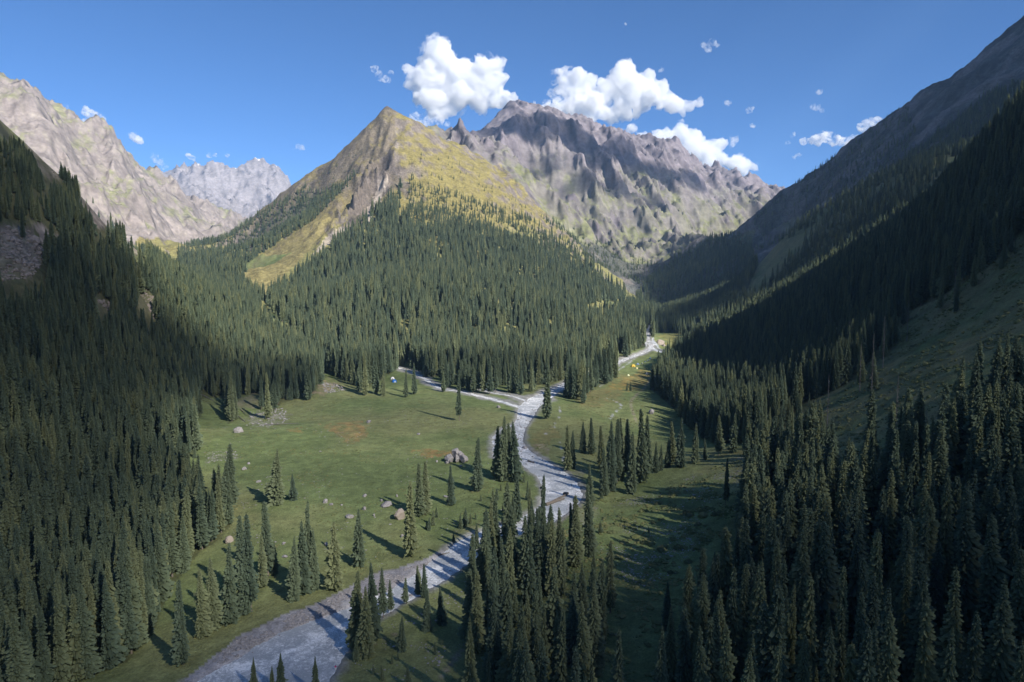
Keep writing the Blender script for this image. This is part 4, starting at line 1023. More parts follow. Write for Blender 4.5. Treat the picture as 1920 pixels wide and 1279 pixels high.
shade_cloud(FGL, 2450, 41, 'broad unseen cloud added to shade the left hillside', 0.0095, 40, 45)
FGM = [(x, y, 10, 150) for x in range(-150, 320, 120) for y in (370, 490, 610)] 
shade_cloud(FGM, 2380, 42, 'thin unseen cloud added to dim the sun on the meadow', 0.0026)
FGN = [(x, y, 5, 170) for x in range(-120, 160, 130) for y in (-100, 30, 160)]
shade_cloud(FGN, 2420, 45, 'unseen cloud added to dim the sun on the lower river', 0.0032)
FGH = [(x, y, 15, 85) for x in (70, 150, 230) for y in (280, 350, 415)]
shade_cloud(FGH, 2460, 46, 'small unseen cloud added to dim the sun on the shrubby hillside', 0.0035, 40, 40)
FGR = [(x, y, 90, 200) for x in range(440, 1200, 180) for y in (280, 440)] + [(x, y, 60, 210) for x in range(300, 1100, 180) for y in (-300, -100, 60)] + [(x, 40, 20, 150) for x in (0, 150)] + [(190, 170, 15, 90), (110, 180, 10, 80), (40, 230, 5, 60), (50, 290, 5, 50), (-20, 160, 5, 70), (160, 225, 10, 55), (250, 250, 30, 70),
       (230, 520, 25, 65), (330, 520, 50, 100), (410, 500, 70, 100), (225, 600, 20, 50), (300, 470, 35, 70), (350, 420, 50, 90), (290, 560, 20, 70), (270, 640, 20, 75), (330, 700, 40, 90), (400, 620, 60, 110), (450, 700, 90, 110), (520, 760, 130, 90), (800, 600, 250, 220), (650, 620, 200, 180)]
shade_cloud(FGR, 2500, 44, 'thick unseen cloud added to shade the right hillside', 0.012, 40, 50)
RF = [(x, y, z, 260) for (x, z) in ((980, 350), (1250, 600), (1550, 900)) for y in (1700, 1950, 2200, 2500)] + [(720, 2200, 200, 200), (720, 2450, 200, 200), (720, 1900, 180, 150), (800, 1700, 230, 130), (600, 2150, 120, 130), (560, 2350, 120, 160), (620, 1980, 120, 100)]
FRP = [(1195, 545), (1215, 520), (1275, 475), (1340, 440), (1400, 430), (1500, 340), (1640, 235), (1780, 140), (1920, 40), (1920, 200), (1800, 300), (1700, 400), (1560, 505), (1400, 575), (1290, 590), (1240, 588)]
_u, _v = np.meshgrid(np.arange(1200, 1925, 42), np.arange(50, 600, 36)); _k = pip(_u, _v, FRP); _g = on_ground(_u[_k], _v[_k]); _g = _g[_g[:, 1] > 1250]
RF += [(*q_, 115) for q_ in _g]
shade_cloud(RF, 2700, 43, 'unseen cloud added to shade the right mountain', 0.014)
MF = [(*on_ground(u_, v_)[0], r_) for u_, v_, r_ in ((955, 235, 170), (1000, 250, 170), (1040, 235, 170), (1075, 275, 180), (1110, 300, 170), (1150, 290, 190), (1200, 310, 190), (1250, 330, 190), (1300, 340, 170), (1100, 340, 110), (1170, 360, 120), (1015, 310, 90), (1240, 385, 110), (1000, 325, 70), (1040, 305, 90))]
shade_cloud(MF, 2900, 47, 'unseen cloud added to shade the rocky summits', 0.011, 50, 45)

# ------------------------------------------------------------ hazy air
lo_z = float(min(GP[..., 2].min(), -45)) - 1; hi_z = float(GP[..., 2].max()) + 60
hb = mesh('haze', [(-11800, -11500, -60), (11800, -11500, -60), (11800, 11000, -60), (-11800, 11000, -60), (-11800, -11500, hi_z), (11800, -11500, hi_z), (11800, 11000, hi_z), (-11800, 11000, hi_z)],
          [(0, 3, 2, 1), (4, 5, 6, 7), (0, 1, 5, 4), (1, 2, 6, 5), (2, 3, 7, 6), (3, 0, 4, 7)])
tag(link('haze', hb, vol_mat('air_haze', 3.6e-5, (0.38, 0.63, 1.0))), kind='stuff')

# ------------------------------------------------------------ boulders and stones
m, nt, b = new_mat('grey_stone', 0.9)
g = nt.nodes.new('ShaderNodeNewGeometry'); n1 = noise_node(nt, 0.9, 8, 0.7, g.outputs['Position']); oi = nt.nodes.new('ShaderNodeObjectInfo')
cr = nt.nodes.new('ShaderNodeValToRGB'); cr.color_ramp.elements[0].color = (0.15, 0.14, 0.14, 1); cr.color_ramp.elements[0].position = 0.3; cr.color_ramp.elements[1].color = (0.36, 0.345, 0.35, 1); cr.color_ramp.elements[1].position = 0.7
nt.links.new(n1.outputs[0], cr.inputs[0]); nt.links.new(cr.outputs[0], b.inputs['Base Color']); add_bump(nt, b, n1.outputs[0], 0.9, 0.4); M_stone = m
m, nt, b = new_mat('tan_stone', 0.9)
g = nt.nodes.new('ShaderNodeNewGeometry'); n1 = noise_node(nt, 0.6, 8, 0.7, g.outputs['Position'])
cr = nt.nodes.new('ShaderNodeValToRGB'); cr.color_ramp.elements[0].color = (0.20, 0.165, 0.14, 1); cr.color_ramp.elements[1].color = (0.40, 0.35, 0.31, 1)
nt.links.new(n1.outputs[0], cr.inputs[0]); nt.links.new(cr.outputs[0], b.inputs['Base Color']); add_bump(nt, b, n1.outputs[0], 0.9, 0.4); M_tan = m
def rock_mesh(name, seed, size, sub=3, cuts=9, mat=None, rough=0.12):
    V, F = (ICO1, ICO2, ICO3)[sub - 1]; V = V.copy(); r = np.random.default_rng(seed)
    for _ in range(cuts):                          # plane cuts give facets
        n = r.normal(size=3); n /= np.linalg.norm(n); d = r.uniform(0.55, 0.85); k = V @ n; V -= np.outer(np.maximum(k - d, 0), n)
    V *= np.array(size) / 2
    s = max(size); nn = fbm(V[:, 0] / s * 4 + seed, V[:, 1] / s * 4 + V[:, 2] / s * 3, 3, seed); V *= (1 + rough * nn)[:, None]
    return mesh(name, V, F, False, mat or M_stone)
def boulder(u, v, wpx, asp, label, seed, mat=None, name='boulder', depthk=0.9, rz=None):
    p = on_ground(u, v)[0]; w = wpx / FPX * p[1]; h = w * asp
    o = link(name, rock_mesh(name, seed, (w, w * depthk, h * 1.5), 3, 10, mat)); o.location = (p[0], p[1], p[2] + h * 0.22); o.rotation_euler = (0, 0, rz or 0)
    tag(o, label, 'rock'); return o, p, w
# the large cracked boulder: three blocks and a slab with dark clefts between them, a bush growing in one
p = on_ground(856, 866)[0]; w = 44 / FPX * p[1]
e = bpy.data.objects.new('cracked_boulder', None); COL.objects.link(e); e.location = p; tag(e, 'largest boulder of the meadow, pale and split by dark cracks, beside the orange patch', 'rock')
for i, (dx, dy, dz, sx, sy, sz) in enumerate([(-0.27, 0, 0.13, 0.46, 0.6, 0.42), (0.03, -0.05, 0.15, 0.2, 0.5, 0.4), (0.3, 0.02, 0.13, 0.42, 0.6, 0.42), (-0.07, 0.3, 0.32, 0.38, 0.4, 0.5), (0.16, 0.28, 0.22, 0.3, 0.4, 0.42), (-0.38, -0.2, 0.04, 0.2, 0.3, 0.2)]):
    o = link('block', rock_mesh('block', 500 + i, (sx * w, sy * w, sz * w), 3, 10), parent=e); o.location = (dx * w, dy * w, dz * w)
for i, (u, v, wp, asp, lab, mt) in enumerate([
    (448, 811, 22, 0.5, 'rounded grey boulder at the left meadow edge below the forest', None), (691, 793, 12, 0.55, 'flat topped grey boulder above the orange patch of plants', None),
    (748, 973, 27, 0.75, 'pale speckled round boulder half hidden by a tall spruce', M_tan), (724, 949, 26, 0.35, 'long low whitish boulder in the middle of the lower meadow', None),
    (715, 940, 7, 0.7, 'small dark boulder just above the long whitish one', None), (610, 943, 12, 0.7, 'dark pointed boulder in the lower meadow', None), (621, 947, 9, 0.4, 'low pale stone touching the dark pointed boulder', None),
    (656, 971, 17, 0.45, 'flat dark grey boulder left of a slender spruce', None), (683, 956, 8, 0.8, 'small boulder behind the slender spruce', None), (684, 931, 10, 0.5, 'white grey stone above the long whitish boulder', None),
    (744, 932, 6, 0.9, 'little upright stone above the speckled boulder', None), (701, 968, 6, 1.0, 'small upright pale stone left of the speckled boulder', None), (755, 1008, 9, 0.9, 'dark stone at the foot of the tall spruce', None),
    (612, 1023, 9, 0.7, 'dark stone behind the spruce clump above the gravel bar', None), (458, 881, 12, 0.5, 'pale stone in the left part of the meadow', None), (485, 904, 10, 0.45, 'white grey stone left of the broad spruce', None),
    (836, 932, 10, 0.4, 'pale flat stone at the foot of a lone spruce', None), (640, 948, 6, 0.5, 'tiny pale stone in the middle meadow', None), (532, 1020, 9, 0.5, 'pale stone left of the spruce clump', None), (535, 1045, 13, 0.3, 'flat white stone low in the meadow', None),
    (1222, 776, 12, 0.8, 'grey boulder on the right meadow next to the dark forest', None), (935, 765, 8, 0.7, 'grey boulder by the side stream', None), (785, 815, 8, 0.4, 'small pale stone right of the orange patch', None),
    (430, 1017, 18, 0.7, 'tan grey boulder half hidden among the left bank spruces', M_tan), (983, 843, 14, 0.5, 'flat boulder at the river edge below the shallow reach', None), (532, 1220, 10, 0.5, 'dark grassy rock at the edge of the pool', None),
    (863, 874, 9, 0.3, 'flat pale slab just below the cracked boulder', None), (819, 867, 5, 0.8, 'small bluish stone left of the cracked boulder', None), (466, 870, 7, 0.6, 'dark little stone beside a strip of rubble', None)]):
    boulder(u, v, wp, asp, lab, 520 + i, mt, rz=i * 1.3)
o, p, w = boulder(1238, 646, 20, 0.5, 'huge rounded tan boulder in the sun beside the upper river', 590, M_tan, 'huge_boulder')
boulder(1245, 649, 9, 0.5, 'smaller tan boulder leaning on the huge one', 591, M_tan)

def scatter(name, pts, size, seed, mat, label, cat, flat=0.6, sub=1):
    # one mesh of many small stones
    r = np.random.default_rng(seed); V0, F0 = ICO1; n = len(pts)
    s = size * np.exp(r.normal(0, 0.45, n)); a = r.uniform(0, 6.28, n); V = []
    k = len(V0); jit = r.uniform(0.7, 1.25, (n, k, 1)); base = V0[None] * jit
    base = base * np.stack([s, s * r.uniform(0.6, 1, n), s * flat * r.uniform(0.6, 1.1, n)], -1)[:, None]
    ca, sa = np.cos(a)[:, None], np.sin(a)[:, None]; x = base[..., 0] * ca - base[..., 1] * sa; y = base[..., 0] * sa + base[..., 1] * ca
    V = np.stack([x, y, base[..., 2]], -1) + pts[:, None]; F = (F0[None] + (np.arange(n) * k)[:, None, None]).reshape(-1, 3)
    return tag(link(name, mesh(name, V.reshape(-1, 3), F, False, mat)), label, cat, kind='stuff')
def sample_px(poly, n, seed, dens=None):
    r = np.random.default_rng(seed); p = np.array(poly, float)
    # sample the world box that holds the polygon, keep what projects inside
    q = on_ground(p[:, 0], np.minimum(p[:, 1], 1300)); lo, hi = q[:, :2].min(0) - 5, q[:, :2].max(0) + 5
    out = []
    tot = 0
    while tot < n:
        x = r.uniform(lo[0], hi[0], n * 3); y = r.uniform(lo[1], hi[1], n * 3); z = height(x, y); P = np.stack([x, y, z], -1); u, v, f = project(P); k = pip(u, v, poly) & (f > 0)
        if dens is not None: k &= r.random(len(x)) < dens(x, y)
        out.append(P[k]); tot += k.sum()
        if len(out) > 8: break
    return np.concatenate(out)[:n]
GB = [(395, 1238), (450, 1197), (520, 1162), (600, 1133), (665, 1099), (700, 1080), (760, 1066), (815, 1050), (840, 1040), (800, 1085), (740, 1115), (680, 1150), (620, 1178), (560, 1195), (480, 1218), (400, 1250)]
pts = sample_px(GB, 5200, 11, lambda x, y: np.clip(0.25 + 1.2 * fbm(x / 9, y / 9, 3, 411), 0, 1))
pts = pts[river_sd(pts[:, 0], pts[:, 1]) > 0.3]
scatter('gravel_bar_stones', pts, 0.30, 12, M_stone, 'grey cobbles and rubble covering the gravel bar beside the pool', 'gravel')
MEAD = [(375, 800), (450, 800), (640, 750), (760, 760), (900, 780), (960, 790), (930, 880), (1010, 900), (1000, 940), (880, 990), (700, 1070), (560, 1120), (430, 1180), (340, 1250), (300, 1290), (420, 1100), (440, 960), (380, 880)]
pts = sample_px(MEAD, 1500, 13, lambda x, y: np.clip(0.12 + 1.1 * fbm(x / 35, y / 35, 3, 421), 0, 1)); pts = pts[river_sd(pts[:, 0], pts[:, 1]) > 3]
scatter('meadow_stones', pts, 0.26, 14, M_stone, 'small pale stones sprinkled over the left meadow grass', 'stones', 0.45)
HILL = [(1060, 1000), (1110, 950), (1230, 925), (1340, 870), (1400, 850), (1380, 960), (1320, 1010), (1260, 1090), (1210, 1100), (1130, 1080), (1100, 1020)]
pts = sample_px(HILL, 2600, 15, lambda x, y: np.clip(0.2 + 1.3 * fbm(x / 22, y / 22, 3, 431), 0, 1)); pts = pts[river_sd(pts[:, 0], pts[:, 1]) > 3]
scatter('hillside_stones', pts, 0.24, 16, M_stone, 'white stones strewn over the shrubby right hillside', 'stones', 0.5)
RB = [(660, 1230), (760, 1150), (850, 1095), (885, 1080), (880, 1200), (800, 1270), (640, 1290)]
pts = sample_px(RB, 420, 17, lambda x, y: np.clip(0.1 + 1.3 * fbm(x / 14, y / 14, 3, 441), 0, 1)); pts = pts[river_sd(pts[:, 0], pts[:, 1]) > 1]
scatter('right_bank_stones', pts, 0.2, 18, M_stone, 'small stones in the grass of the lower right river bank', 'stones', 0.5)
pts = sample_px([(470, 772), (535, 765), (545, 790), (500, 800), (462, 798)], 200, 19); scatter('rubble_pile', pts, 0.7, 20, M_stone, 'grey rubble heap at the foot of the forest on the left meadow edge', 'stones', 0.8)
pts = sample_px([(600, 716), (640, 722), (646, 732), (610, 738)], 120, 21); scatter('rubble_slope', pts, 0.8, 22, M_stone, 'stones below the small earth slip at the tip of the forest', 'stones', 0.8)
pts = sample_px([(380, 848), (440, 845), (452, 858), (392, 870)], 130, 23); scatter('rubble_strip', pts, 0.4, 24, M_stone, 'thin strip of rubble at the left end of the meadow', 'stones', 0.6)
pts = np.concatenate([sample_px(pp_, n_, 71 + n_) for pp_, n_ in (([(2, 425), (60, 428), (88, 480), (60, 522), (2, 528)], 420), ([(55, 262), (105, 300), (113, 335), (85, 330)], 160), ([(152, 350), (188, 352), (214, 418), (185, 430)], 260), ([(228, 432), (280, 470), (252, 480)], 120), ([(178, 562), (212, 567), (208, 588)], 60), ([(258, 542), (298, 562), (288, 598)], 90))])
scatter('outcrop_rocks', pts, 1.1, 73, M_tan, 'tan rock rubble on the bare outcrops high on the left hillside', 'rocks', 0.8)
# tufts and low scrub
m, nt, b = new_mat('tussock', 0.95); g = nt.nodes.new('ShaderNodeNewGeometry'); n1 = noise_node(nt, 0.12, 4, 0.7, g.outputs['Position'])
cr = nt.nodes.new('ShaderNodeValToRGB'); cr.color_ramp.elements[0].color = (0.075, 0.10, 0.038, 1); cr.color_ramp.elements[0].position = 0.35; cr.color_ramp.elements[1].color = (0.19, 0.18, 0.08, 1); cr.color_ramp.elements[1].position = 0.68
nt.links.new(n1.outputs[0], cr.inputs[0]); nt.links.new(cr.outputs[0], b.inputs['Base Color']); M_tuft = m
MEAD2 = [(375, 740), (450, 790), (600, 735), (700, 745), (900, 760), (960, 790), (930, 880), (1010, 900), (1000, 940), (880, 990), (700, 1070), (560, 1120), (430, 1180), (340, 1250), (300, 1290), (420, 1100), (440, 960), (380, 880)]
pts = sample_px(MEAD2, 6000, 61, lambda x, y: np.clip(0.25 + 1.3 * fbm(x / 26, y / 26, 4, 461), 0, 1)); pts = pts[river_sd(pts[:, 0], pts[:, 1]) > 3]
scatter('meadow_tufts', pts, 0.42, 62, M_tuft, 'coarse grass tufts all over the left meadow', 'grass', 0.4)
HS2 = [(1040, 1010), (1100, 940), (1230, 925), (1420, 840), (1600, 720), (1700, 600), (1920, 440), (1930, 700), (1700, 830), (1400, 960), (1300, 1100), (1260, 1290), (1000, 1290)]
pts = sample_px(HS2, 8000, 63, lambda x, y: np.clip(0.2 + 1.5 * fbm(x / 16, y / 16, 4, 463), 0, 1)); pts = pts[river_sd(pts[:, 0], pts[:, 1]) > 3]
scatter('hillside_tufts', pts, 0.62, 64, M_tuft, 'coarse grass tufts and low scrub on the right hillside', 'grass', 0.6)
RM = [(1000, 850), (1030, 780), (1100, 740), (1200, 735), (1270, 790), (1200, 860), (1100, 880)]
pts = sample_px(RM, 1800, 65, lambda x, y: np.clip(0.3 + 1.2 * fbm(x / 26, y / 26, 4, 465), 0, 1)); pts = pts[river_sd(pts[:, 0], pts[:, 1]) > 3]
scatter('right_meadow_tufts', pts, 0.5, 66, M_tuft, 'grass tufts on the right bank meadow', 'grass', 0.4)
# cobbles in the river reaches
w_ = RIVERS[0]; r = np.random.default_rng(25); k = r.integers(0, len(w_), 3200); pp = w_[k]; off = r.uniform(-1, 1, len(k)); x = pp[:, 0] + off * pp[:, 2]; y = pp[:, 1] + r.uniform(-1, 1, len(k)) * pp[:, 2]
kk = (y > 330) | (r.random(len(x)) < 0.08); x, y = x[kk], y[kk]; s_ = river_sd(x, y); kk = (s_ < 1) & (s_ > -4.5); x, y = x[kk], y[kk]
scatter('river_stones', np.stack([x, y, fl(y) - 0.5], -1), 0.42, 26, M_stone, 'wet stones breaking the surface along the river', 'stones', 0.7)

# ------------------------------------------------------------ juniper shrubs
m, nt, b = new_mat('shrub_leaves', 0.85)
oi = nt.nodes.new('ShaderNodeObjectInfo'); cr = nt.nodes.new('ShaderNodeValToRGB'); cr.color_ramp.elements[0].color = (0.10, 0.12, 0.065, 1); cr.color_ramp.elements[1].color = (0.17, 0.19, 0.085, 1)
nt.links.new(oi.outputs['Random'], cr.inputs[0]); nt.links.new(cr.outputs[0], b.inputs['Base Color']); M_shrub = m
def shrub_mesh(seed):
    r = random.Random(seed); V = []; F = []; lobes = [(r.uniform(-.55, .55), r.uniform(-.35, .35), r.uniform(.35, .6)) for _ in range(5)]
    for i in range(420):
        lx, ly, lr = r.choice(lobes); a = r.uniform(0, 6.28); e_ = math.asin(r.uniform(0, 1)); rr = lr * r.uniform(0.75, 1.1)
        c = Vector((lx + math.cos(a) * math.cos(e_) * rr, ly + math.sin(a) * math.cos(e_) * rr, math.sin(e_) * rr * 0.75)); n = len(V)
        for q in range(3):
            V.append((c.x + r.uniform(-.09, .09), c.y + r.uniform(-.09, .09), max(0, c.z + r.uniform(-.07, .11))))
        F.append((n, n + 1, n + 2))
    for lx, ly, lr in lobes:                       # dense twigs inside
        n = len(V); k = 8
        for q in range(k): V.append((lx + math.cos(q * .785) * lr * .8, ly + math.sin(q * .785) * lr * .8, -0.02))
        for q in range(k): V.append((lx + math.cos(q * .785) * lr * .55, ly + math.sin(q * .785) * lr * .55, lr * .5))
        V.append((lx, ly, lr * .62))
        for q in range(k):
            q2 = (q + 1) % k; F += [(n + q, n + q2, n + k + q2), (n + q, n + k + q2, n + k + q), (n + k + q, n + k + q2, n + 2 * k)]
    return mesh('juniper_shrub', V, F, False, M_shrub)
SHR = [shrub_mesh(i) for i in range(5)]
def shrub(u, v, wpx, label, asp=0.6):
    p = on_ground(u, v)[0]; w = wpx / FPX * p[1]; o = bpy.data.objects.new('juniper_shrub', rnd.choice(SHR)); COL.objects.link(o)
    o.location = p - [0, 0, 0.1]; o.scale = (w / 2, w / 2, w * asp); o.rotation_euler = (0, 0, rnd.uniform(0, 6.28)); return tag(o, label, 'shrub', 'low juniper shrubs on the right hillside')
for u, v, w, lab in [(1218, 938, 16, 'grey green juniper nearest the foot of the meadow grove'), (1235, 945, 20, 'wide juniper patch second from the grove'), (1262, 928, 26, 'long dark juniper mound high on the shrubby slope'), (1247, 952, 18, 'round juniper between two mounds'),
    (1285, 925, 14, 'small juniper right of the long dark mound'), (1204, 960, 20, 'juniper on the pale stony turf, lower left of the mounds'), (1133, 972, 15, 'flat juniper close to the dirt track'), (1160, 968, 14, 'flat juniper right of the one by the track'), (1192, 982, 13, 'dark compact juniper on the stony slope'),
    (1225, 980, 17, 'dark long juniper in the middle of the stony slope'), (1240, 976, 16, 'juniper touching the long one on the stony slope'), (1147, 1000, 22, 'bushy juniper beside a white stone field'), (1290, 965, 30, 'large bright green juniper under the right forest edge'),
    (1320, 958, 32, 'large green shrub mass at the right forest edge'), (1345, 965, 26, 'green shrub against the right forest'), (1215, 1020, 28, 'wide olive shrub at the lower slope'), (1245, 1030, 34, 'widest olive shrub at the lower slope'), (1275, 1028, 30, 'olive shrub right of the widest one'),
    (1262, 1012, 24, 'dark shrub above the widest olive one'), (1300, 1000, 26, 'shrub below the large bright green juniper'), (1325, 1015, 26, 'dark shrub in the corner of the forest edge'), (1230, 1060, 26, 'grey shrub below the widest olive one'), (1262, 1075, 24, 'low dark shrub near a stout spruce'),
    (1290, 1055, 26, 'shrub in the hollow before the forest'), (1310, 985, 22, 'green shrub between bright juniper and forest'), (1120, 990, 12, 'small juniper above the lower middle stand'), (1090, 1010, 16, 'grey shrub at the upper edge of the lower middle stand'),
    (1400, 868, 10, 'small dark shrub high on the grassy spur'), (1305, 905, 8, 'tiny shrub on the grassy spur'), (1330, 895, 9, 'small shrub on the bright turf of the spur'), (1112, 945, 20, 'grey willow bush at the foot of the grove by the river bend'), (1098, 955, 12, 'grey bush at the bank of the river bend'),
    (610, 690, 18, 'round bush at the tip of the forest above the meadow'), (496, 790, 16, 'green bush at the rubble heap'), (790, 1046, 14, 'dark bush hanging over the river bank above the rapids'), (1330, 1115, 30, 'bright green shrub low among the right hand trees'), (1345, 1160, 30, 'shrub in a clearing of the lower right forest'),
    (1215, 1210, 24, 'grey green shrub in the lower clearing'), (1150, 1190, 20, 'green shrub in the lower clearing left'), (1240, 1270, 26, 'reddish dark shrub near the bottom edge')]:
    shrub(u, v, w, lab)
up = sample_px([(1660, 640), (1700, 600), (1850, 510), (1920, 450), (1920, 590), (1800, 700), (1640, 770), (1560, 790), (1600, 740)], 70, 31)
for q in up:
    o = bpy.data.objects.new('juniper_shrub', rnd.choice(SHR)); COL.objects.link(o); s = rnd.uniform(1.2, 3.4); o.location = q - [0, 0, .1]; o.scale = (s, s, s * rnd.uniform(.6, 1)); o.rotation_euler = (0, 0, rnd.uniform(0, 6))
    tag(o, 'dark low shrub on the brown open hillside above the lower right forest', 'shrub', 'shrubs of the open right hillside')

# ------------------------------------------------------------ dead trees, logs
def dead_tree(u, vb, vt, label, lean=0.0):
    p = on_ground(u, vb)[0]; h = float(np.clip(tan_h(u, vb, vt, p), 4, 40)); e = bpy.data.objects.new('dead_spruce', None); COL.objects.link(e)
    e.location = p - [0, 0, .1]; e.scale = (h, h, h); e.rotation_euler = (0, lean, rnd.uniform(0, 6)); link('dead_branches', DEAD[0], parent=e); link('trunk', DEAD[1], parent=e); tag(e, label, 'tree', 'bleached dead spruces')
for a_ in [(1634, 745, 622, 'bleached dead spruce standing on the open hillside, the tallest dead one'), (1612, 735, 640, 'dead grey spruce left of the tallest dead one'), (1551, 800, 700, 'dead spruce at the lower forest edge on the right slope'), (1590, 690, 600, 'pale dead trunk along the edge of the right forest'),
           (1655, 690, 590, 'thin pale dead trunk above the open hillside'), (1700, 640, 560, 'dead trunk in the upper part of the open hillside'), (1298, 795, 740, 'pale dead trunk at the foot of the right forest by the meadow'), (1788, 585, 500, 'bleached trunk below the upper right cliffs'),
           (1880, 460, 380, 'bleached trunk near the right edge of the picture'), (1680, 815, 700, 'dead spruce amid the lower right stand'), (1735, 840, 760, 'short dead spruce amid the lower right stand'), (480, 975, 962, 'short dead stump pole in the left meadow')]:
    dead_tree(*a_)
def log(u0, v0, u1, v1, r_, label, on_water=False, mat=None):
    a_, b_ = on_ground([u0, u1], [v0, v1])
    if on_water:
        a_[2] = fl(a_[1]) - 0.3; b_[2] = fl(b_[1]) - 0.3
    d = Vector(b_ - a_); L = d.length; V = []; F = []; k = 7
    for j in range(7):
        t = j / 6; rr = r_ * (1 - 0.55 * t)
        for q in range(k): V.append((math.cos(q * 6.283 / k) * rr + 0.1 * math.sin(t * 5) * r_, math.sin(q * 6.283 / k) * rr, t * L))
    for j in range(6):
        for q in range(k): F.append((j * k + q, j * k + (q + 1) % k, (j + 1) * k + (q + 1) % k)); F.append((j * k + q, (j + 1) * k + (q + 1) % k, (j + 1) * k + q))
    n = len(V); rr_ = random.Random(int(u0))
    for i in range(6):                             # root and branch stubs
        z = rr_.choice([0.02, 0.03, 0.5, 0.7, 0.85]) * L; a2 = rr_.uniform(0, 6.28); l2 = r_ * rr_.uniform(2, 4); c, s = math.cos(a2), math.sin(a2); n = len(V)
        V += [(c * r_ * .3, s * r_ * .3, z - r_ * .25), (c * r_ * .3, s * r_ * .3, z + r_ * .25), (-s * r_ * .2, c * r_ * .2, z), (c * l2, s * l2, z + l2 * .3)]; F += [(n, n + 1, n + 3), (n + 1, n + 2, n + 3), (n + 2, n, n + 3)]
    o = link('fallen_log', mesh('fallen_log', V, F, False, mat or M_deadwood)); o.location = Vector(a_) + Vector((0, 0, r_ * .5)); o.rotation_euler = d.to_track_quat('Z', 'X').to_euler(); tag(o, label, 'log'); return o
for a_ in [((440, 775, 460, 792), 0.5, 'fallen pale log below the spruces on the left meadow edge', False), ((450, 768, 470, 782), 0.4, 'second fallen log lying above the first one', False), ((495, 797, 560, 794), 0.45, 'long fallen log stretched out beside the rubble heap', False),
           ((822, 1043, 843, 1041), 0.3, 'log caught in the rapids', True), ((1023, 952, 1058, 940), 1.0, 'dark driftwood trunk stranded in the river bend', True), ((1035, 947, 1066, 930), 0.8, 'darker upper trunk of the driftwood jam in the river bend', True),
           ((990, 868, 1002, 872), 0.6, 'small dark log in the water above the bend', True), ((378, 740, 400, 752), 0.5, 'fallen log at the left end of the meadow', False), ((1075, 955, 1088, 962), 0.3, 'short log on the bank of the bend', False)]:
    log(*a_[0], a_[1], a_[2], a_[3], M_bark if a_[3] else None)
# root plate of the driftwood
p = on_ground(1060, 932)[0]; o = link('root_plate', rock_mesh('root_plate', 77, (4.2, 2.0, 2.6), 2, 4, M_bark, 0.5)); o.location = (p[0], p[1], fl(p[1]) + 0.2); tag(o, 'dark root plate at the end of the driftwood in the river bend', 'driftwood')

# ------------------------------------------------------------ tents
def plain(name, c, rough=0.7):
    m, nt, b = new_mat(name, rough); g = nt.nodes.new('ShaderNodeNewGeometry'); n1 = noise_node(nt, 2.0, 3, 0.5, g.outputs['Position']); q = nt.nodes.new('ShaderNodeRGB'); q.outputs[0].default_value = (*c, 1)
    nt.links.new(mulc(nt, q.outputs[0], rng_node(nt, n1.outputs[0], 0.88, 1.1, 0.3, 0.7)), b.inputs['Base Color']); return m
def tent(u, v, wpx, col, label, door=(0.1, 0.1, 0.12), rz=0.5, tall=0.55):
    p = on_ground(u, v)[0]; w = wpx / FPX * p[1]; e = bpy.data.objects.new('tent', None); COL.objects.link(e); e.location = p; e.rotation_euler = (0, 0, rz); tag(e, label, 'tent', 'tents of the camp' if v < 706 else None)
    V = []; F = []; n = 16; k = 6                  # dome with four ribs, flatter panels between
    for j in range(k + 1):
        t = j / k * math.pi / 2
        for q in range(n):
            a = q / n * 6.283; rib = 1 + 0.07 * math.cos(4 * a - math.pi) * math.cos(t); V.append((math.cos(a) * math.cos(t) * w * .5 * rib, math.sin(a) * math.cos(t) * w * .42 * rib, math.sin(t) * w * tall))
    for j in range(k):
        for q in range(n): a_, b_ = j * n + q, j * n + (q + 1) % n; F.append((a_, b_, b_ + n, a_ + n))
    link('canopy', mesh('canopy', V, F, False, plain('tent_fabric', col)), parent=e)
    link('door', mesh('door', [(-.13 * w, -.44 * w, 0), (.13 * w, -.44 * w, 0), (.09 * w, -.385 * w, .26 * w), (-.09 * w, -.385 * w, .26 * w)], [(0, 1, 2, 3)], False, plain('tent_door', door)), parent=e)
    V = []; F = []
    for s in (1, -1):
        for j in range(13):
            t = j / 12 * math.pi; x = math.cos(t) * w * .52; y = s * math.cos(t) * w * .44 * 0.8; z = math.sin(t) * w * (tall + .015); n = len(V); r_ = w * .008
            V += [(x, y - r_, z), (x, y + r_, z), (x, y, z + r_ * 1.7)]
            if j: F += [(n - 3, n - 2, n + 1, n), (n - 2, n - 1, n + 2, n + 1), (n - 1, n - 3, n, n + 2)]
    link('poles', mesh('poles', V, F, False, plain('tent_pole', (0.1, 0.1, 0.1))), parent=e)
tent(739, 717, 10, (0.02, 0.13, 0.45), 'blue dome tent on the far grass between two groups of spruces', (0.5, 0.55, 0.6), 0.6)
tent(736, 711, 8, (0.72, 0.72, 0.72), 'white dome tent directly behind the blue one', (0.15, 0.15, 0.2), 0.3)
tent(1187, 688, 9, (0.52, 0.36, 0.06), 'largest yellow dome tent of the riverside camp', (0.25, 0.14, 0.03), 0.2)
tent(1194, 692, 6, (0.5, 0.46, 0.26), 'pale yellow small tent beside the largest yellow one', (0.3, 0.3, 0.2), 0.9)
tent(1195.5, 684, 6, (0.16, 0.24, 0.38), 'grey blue tent just above the yellow tents', (0.1, 0.1, 0.15), 0.1)
tent(1204, 682.5, 4.5, (0.72, 0.70, 0.52), 'cream tent in the middle of the camp', (0.3, 0.3, 0.2), 1.2)
tent(1209.5, 679, 3.5, (0.08, 0.11, 0.16), 'dark little tent right of the cream one', (0.1, 0.1, 0.1), 0.4)
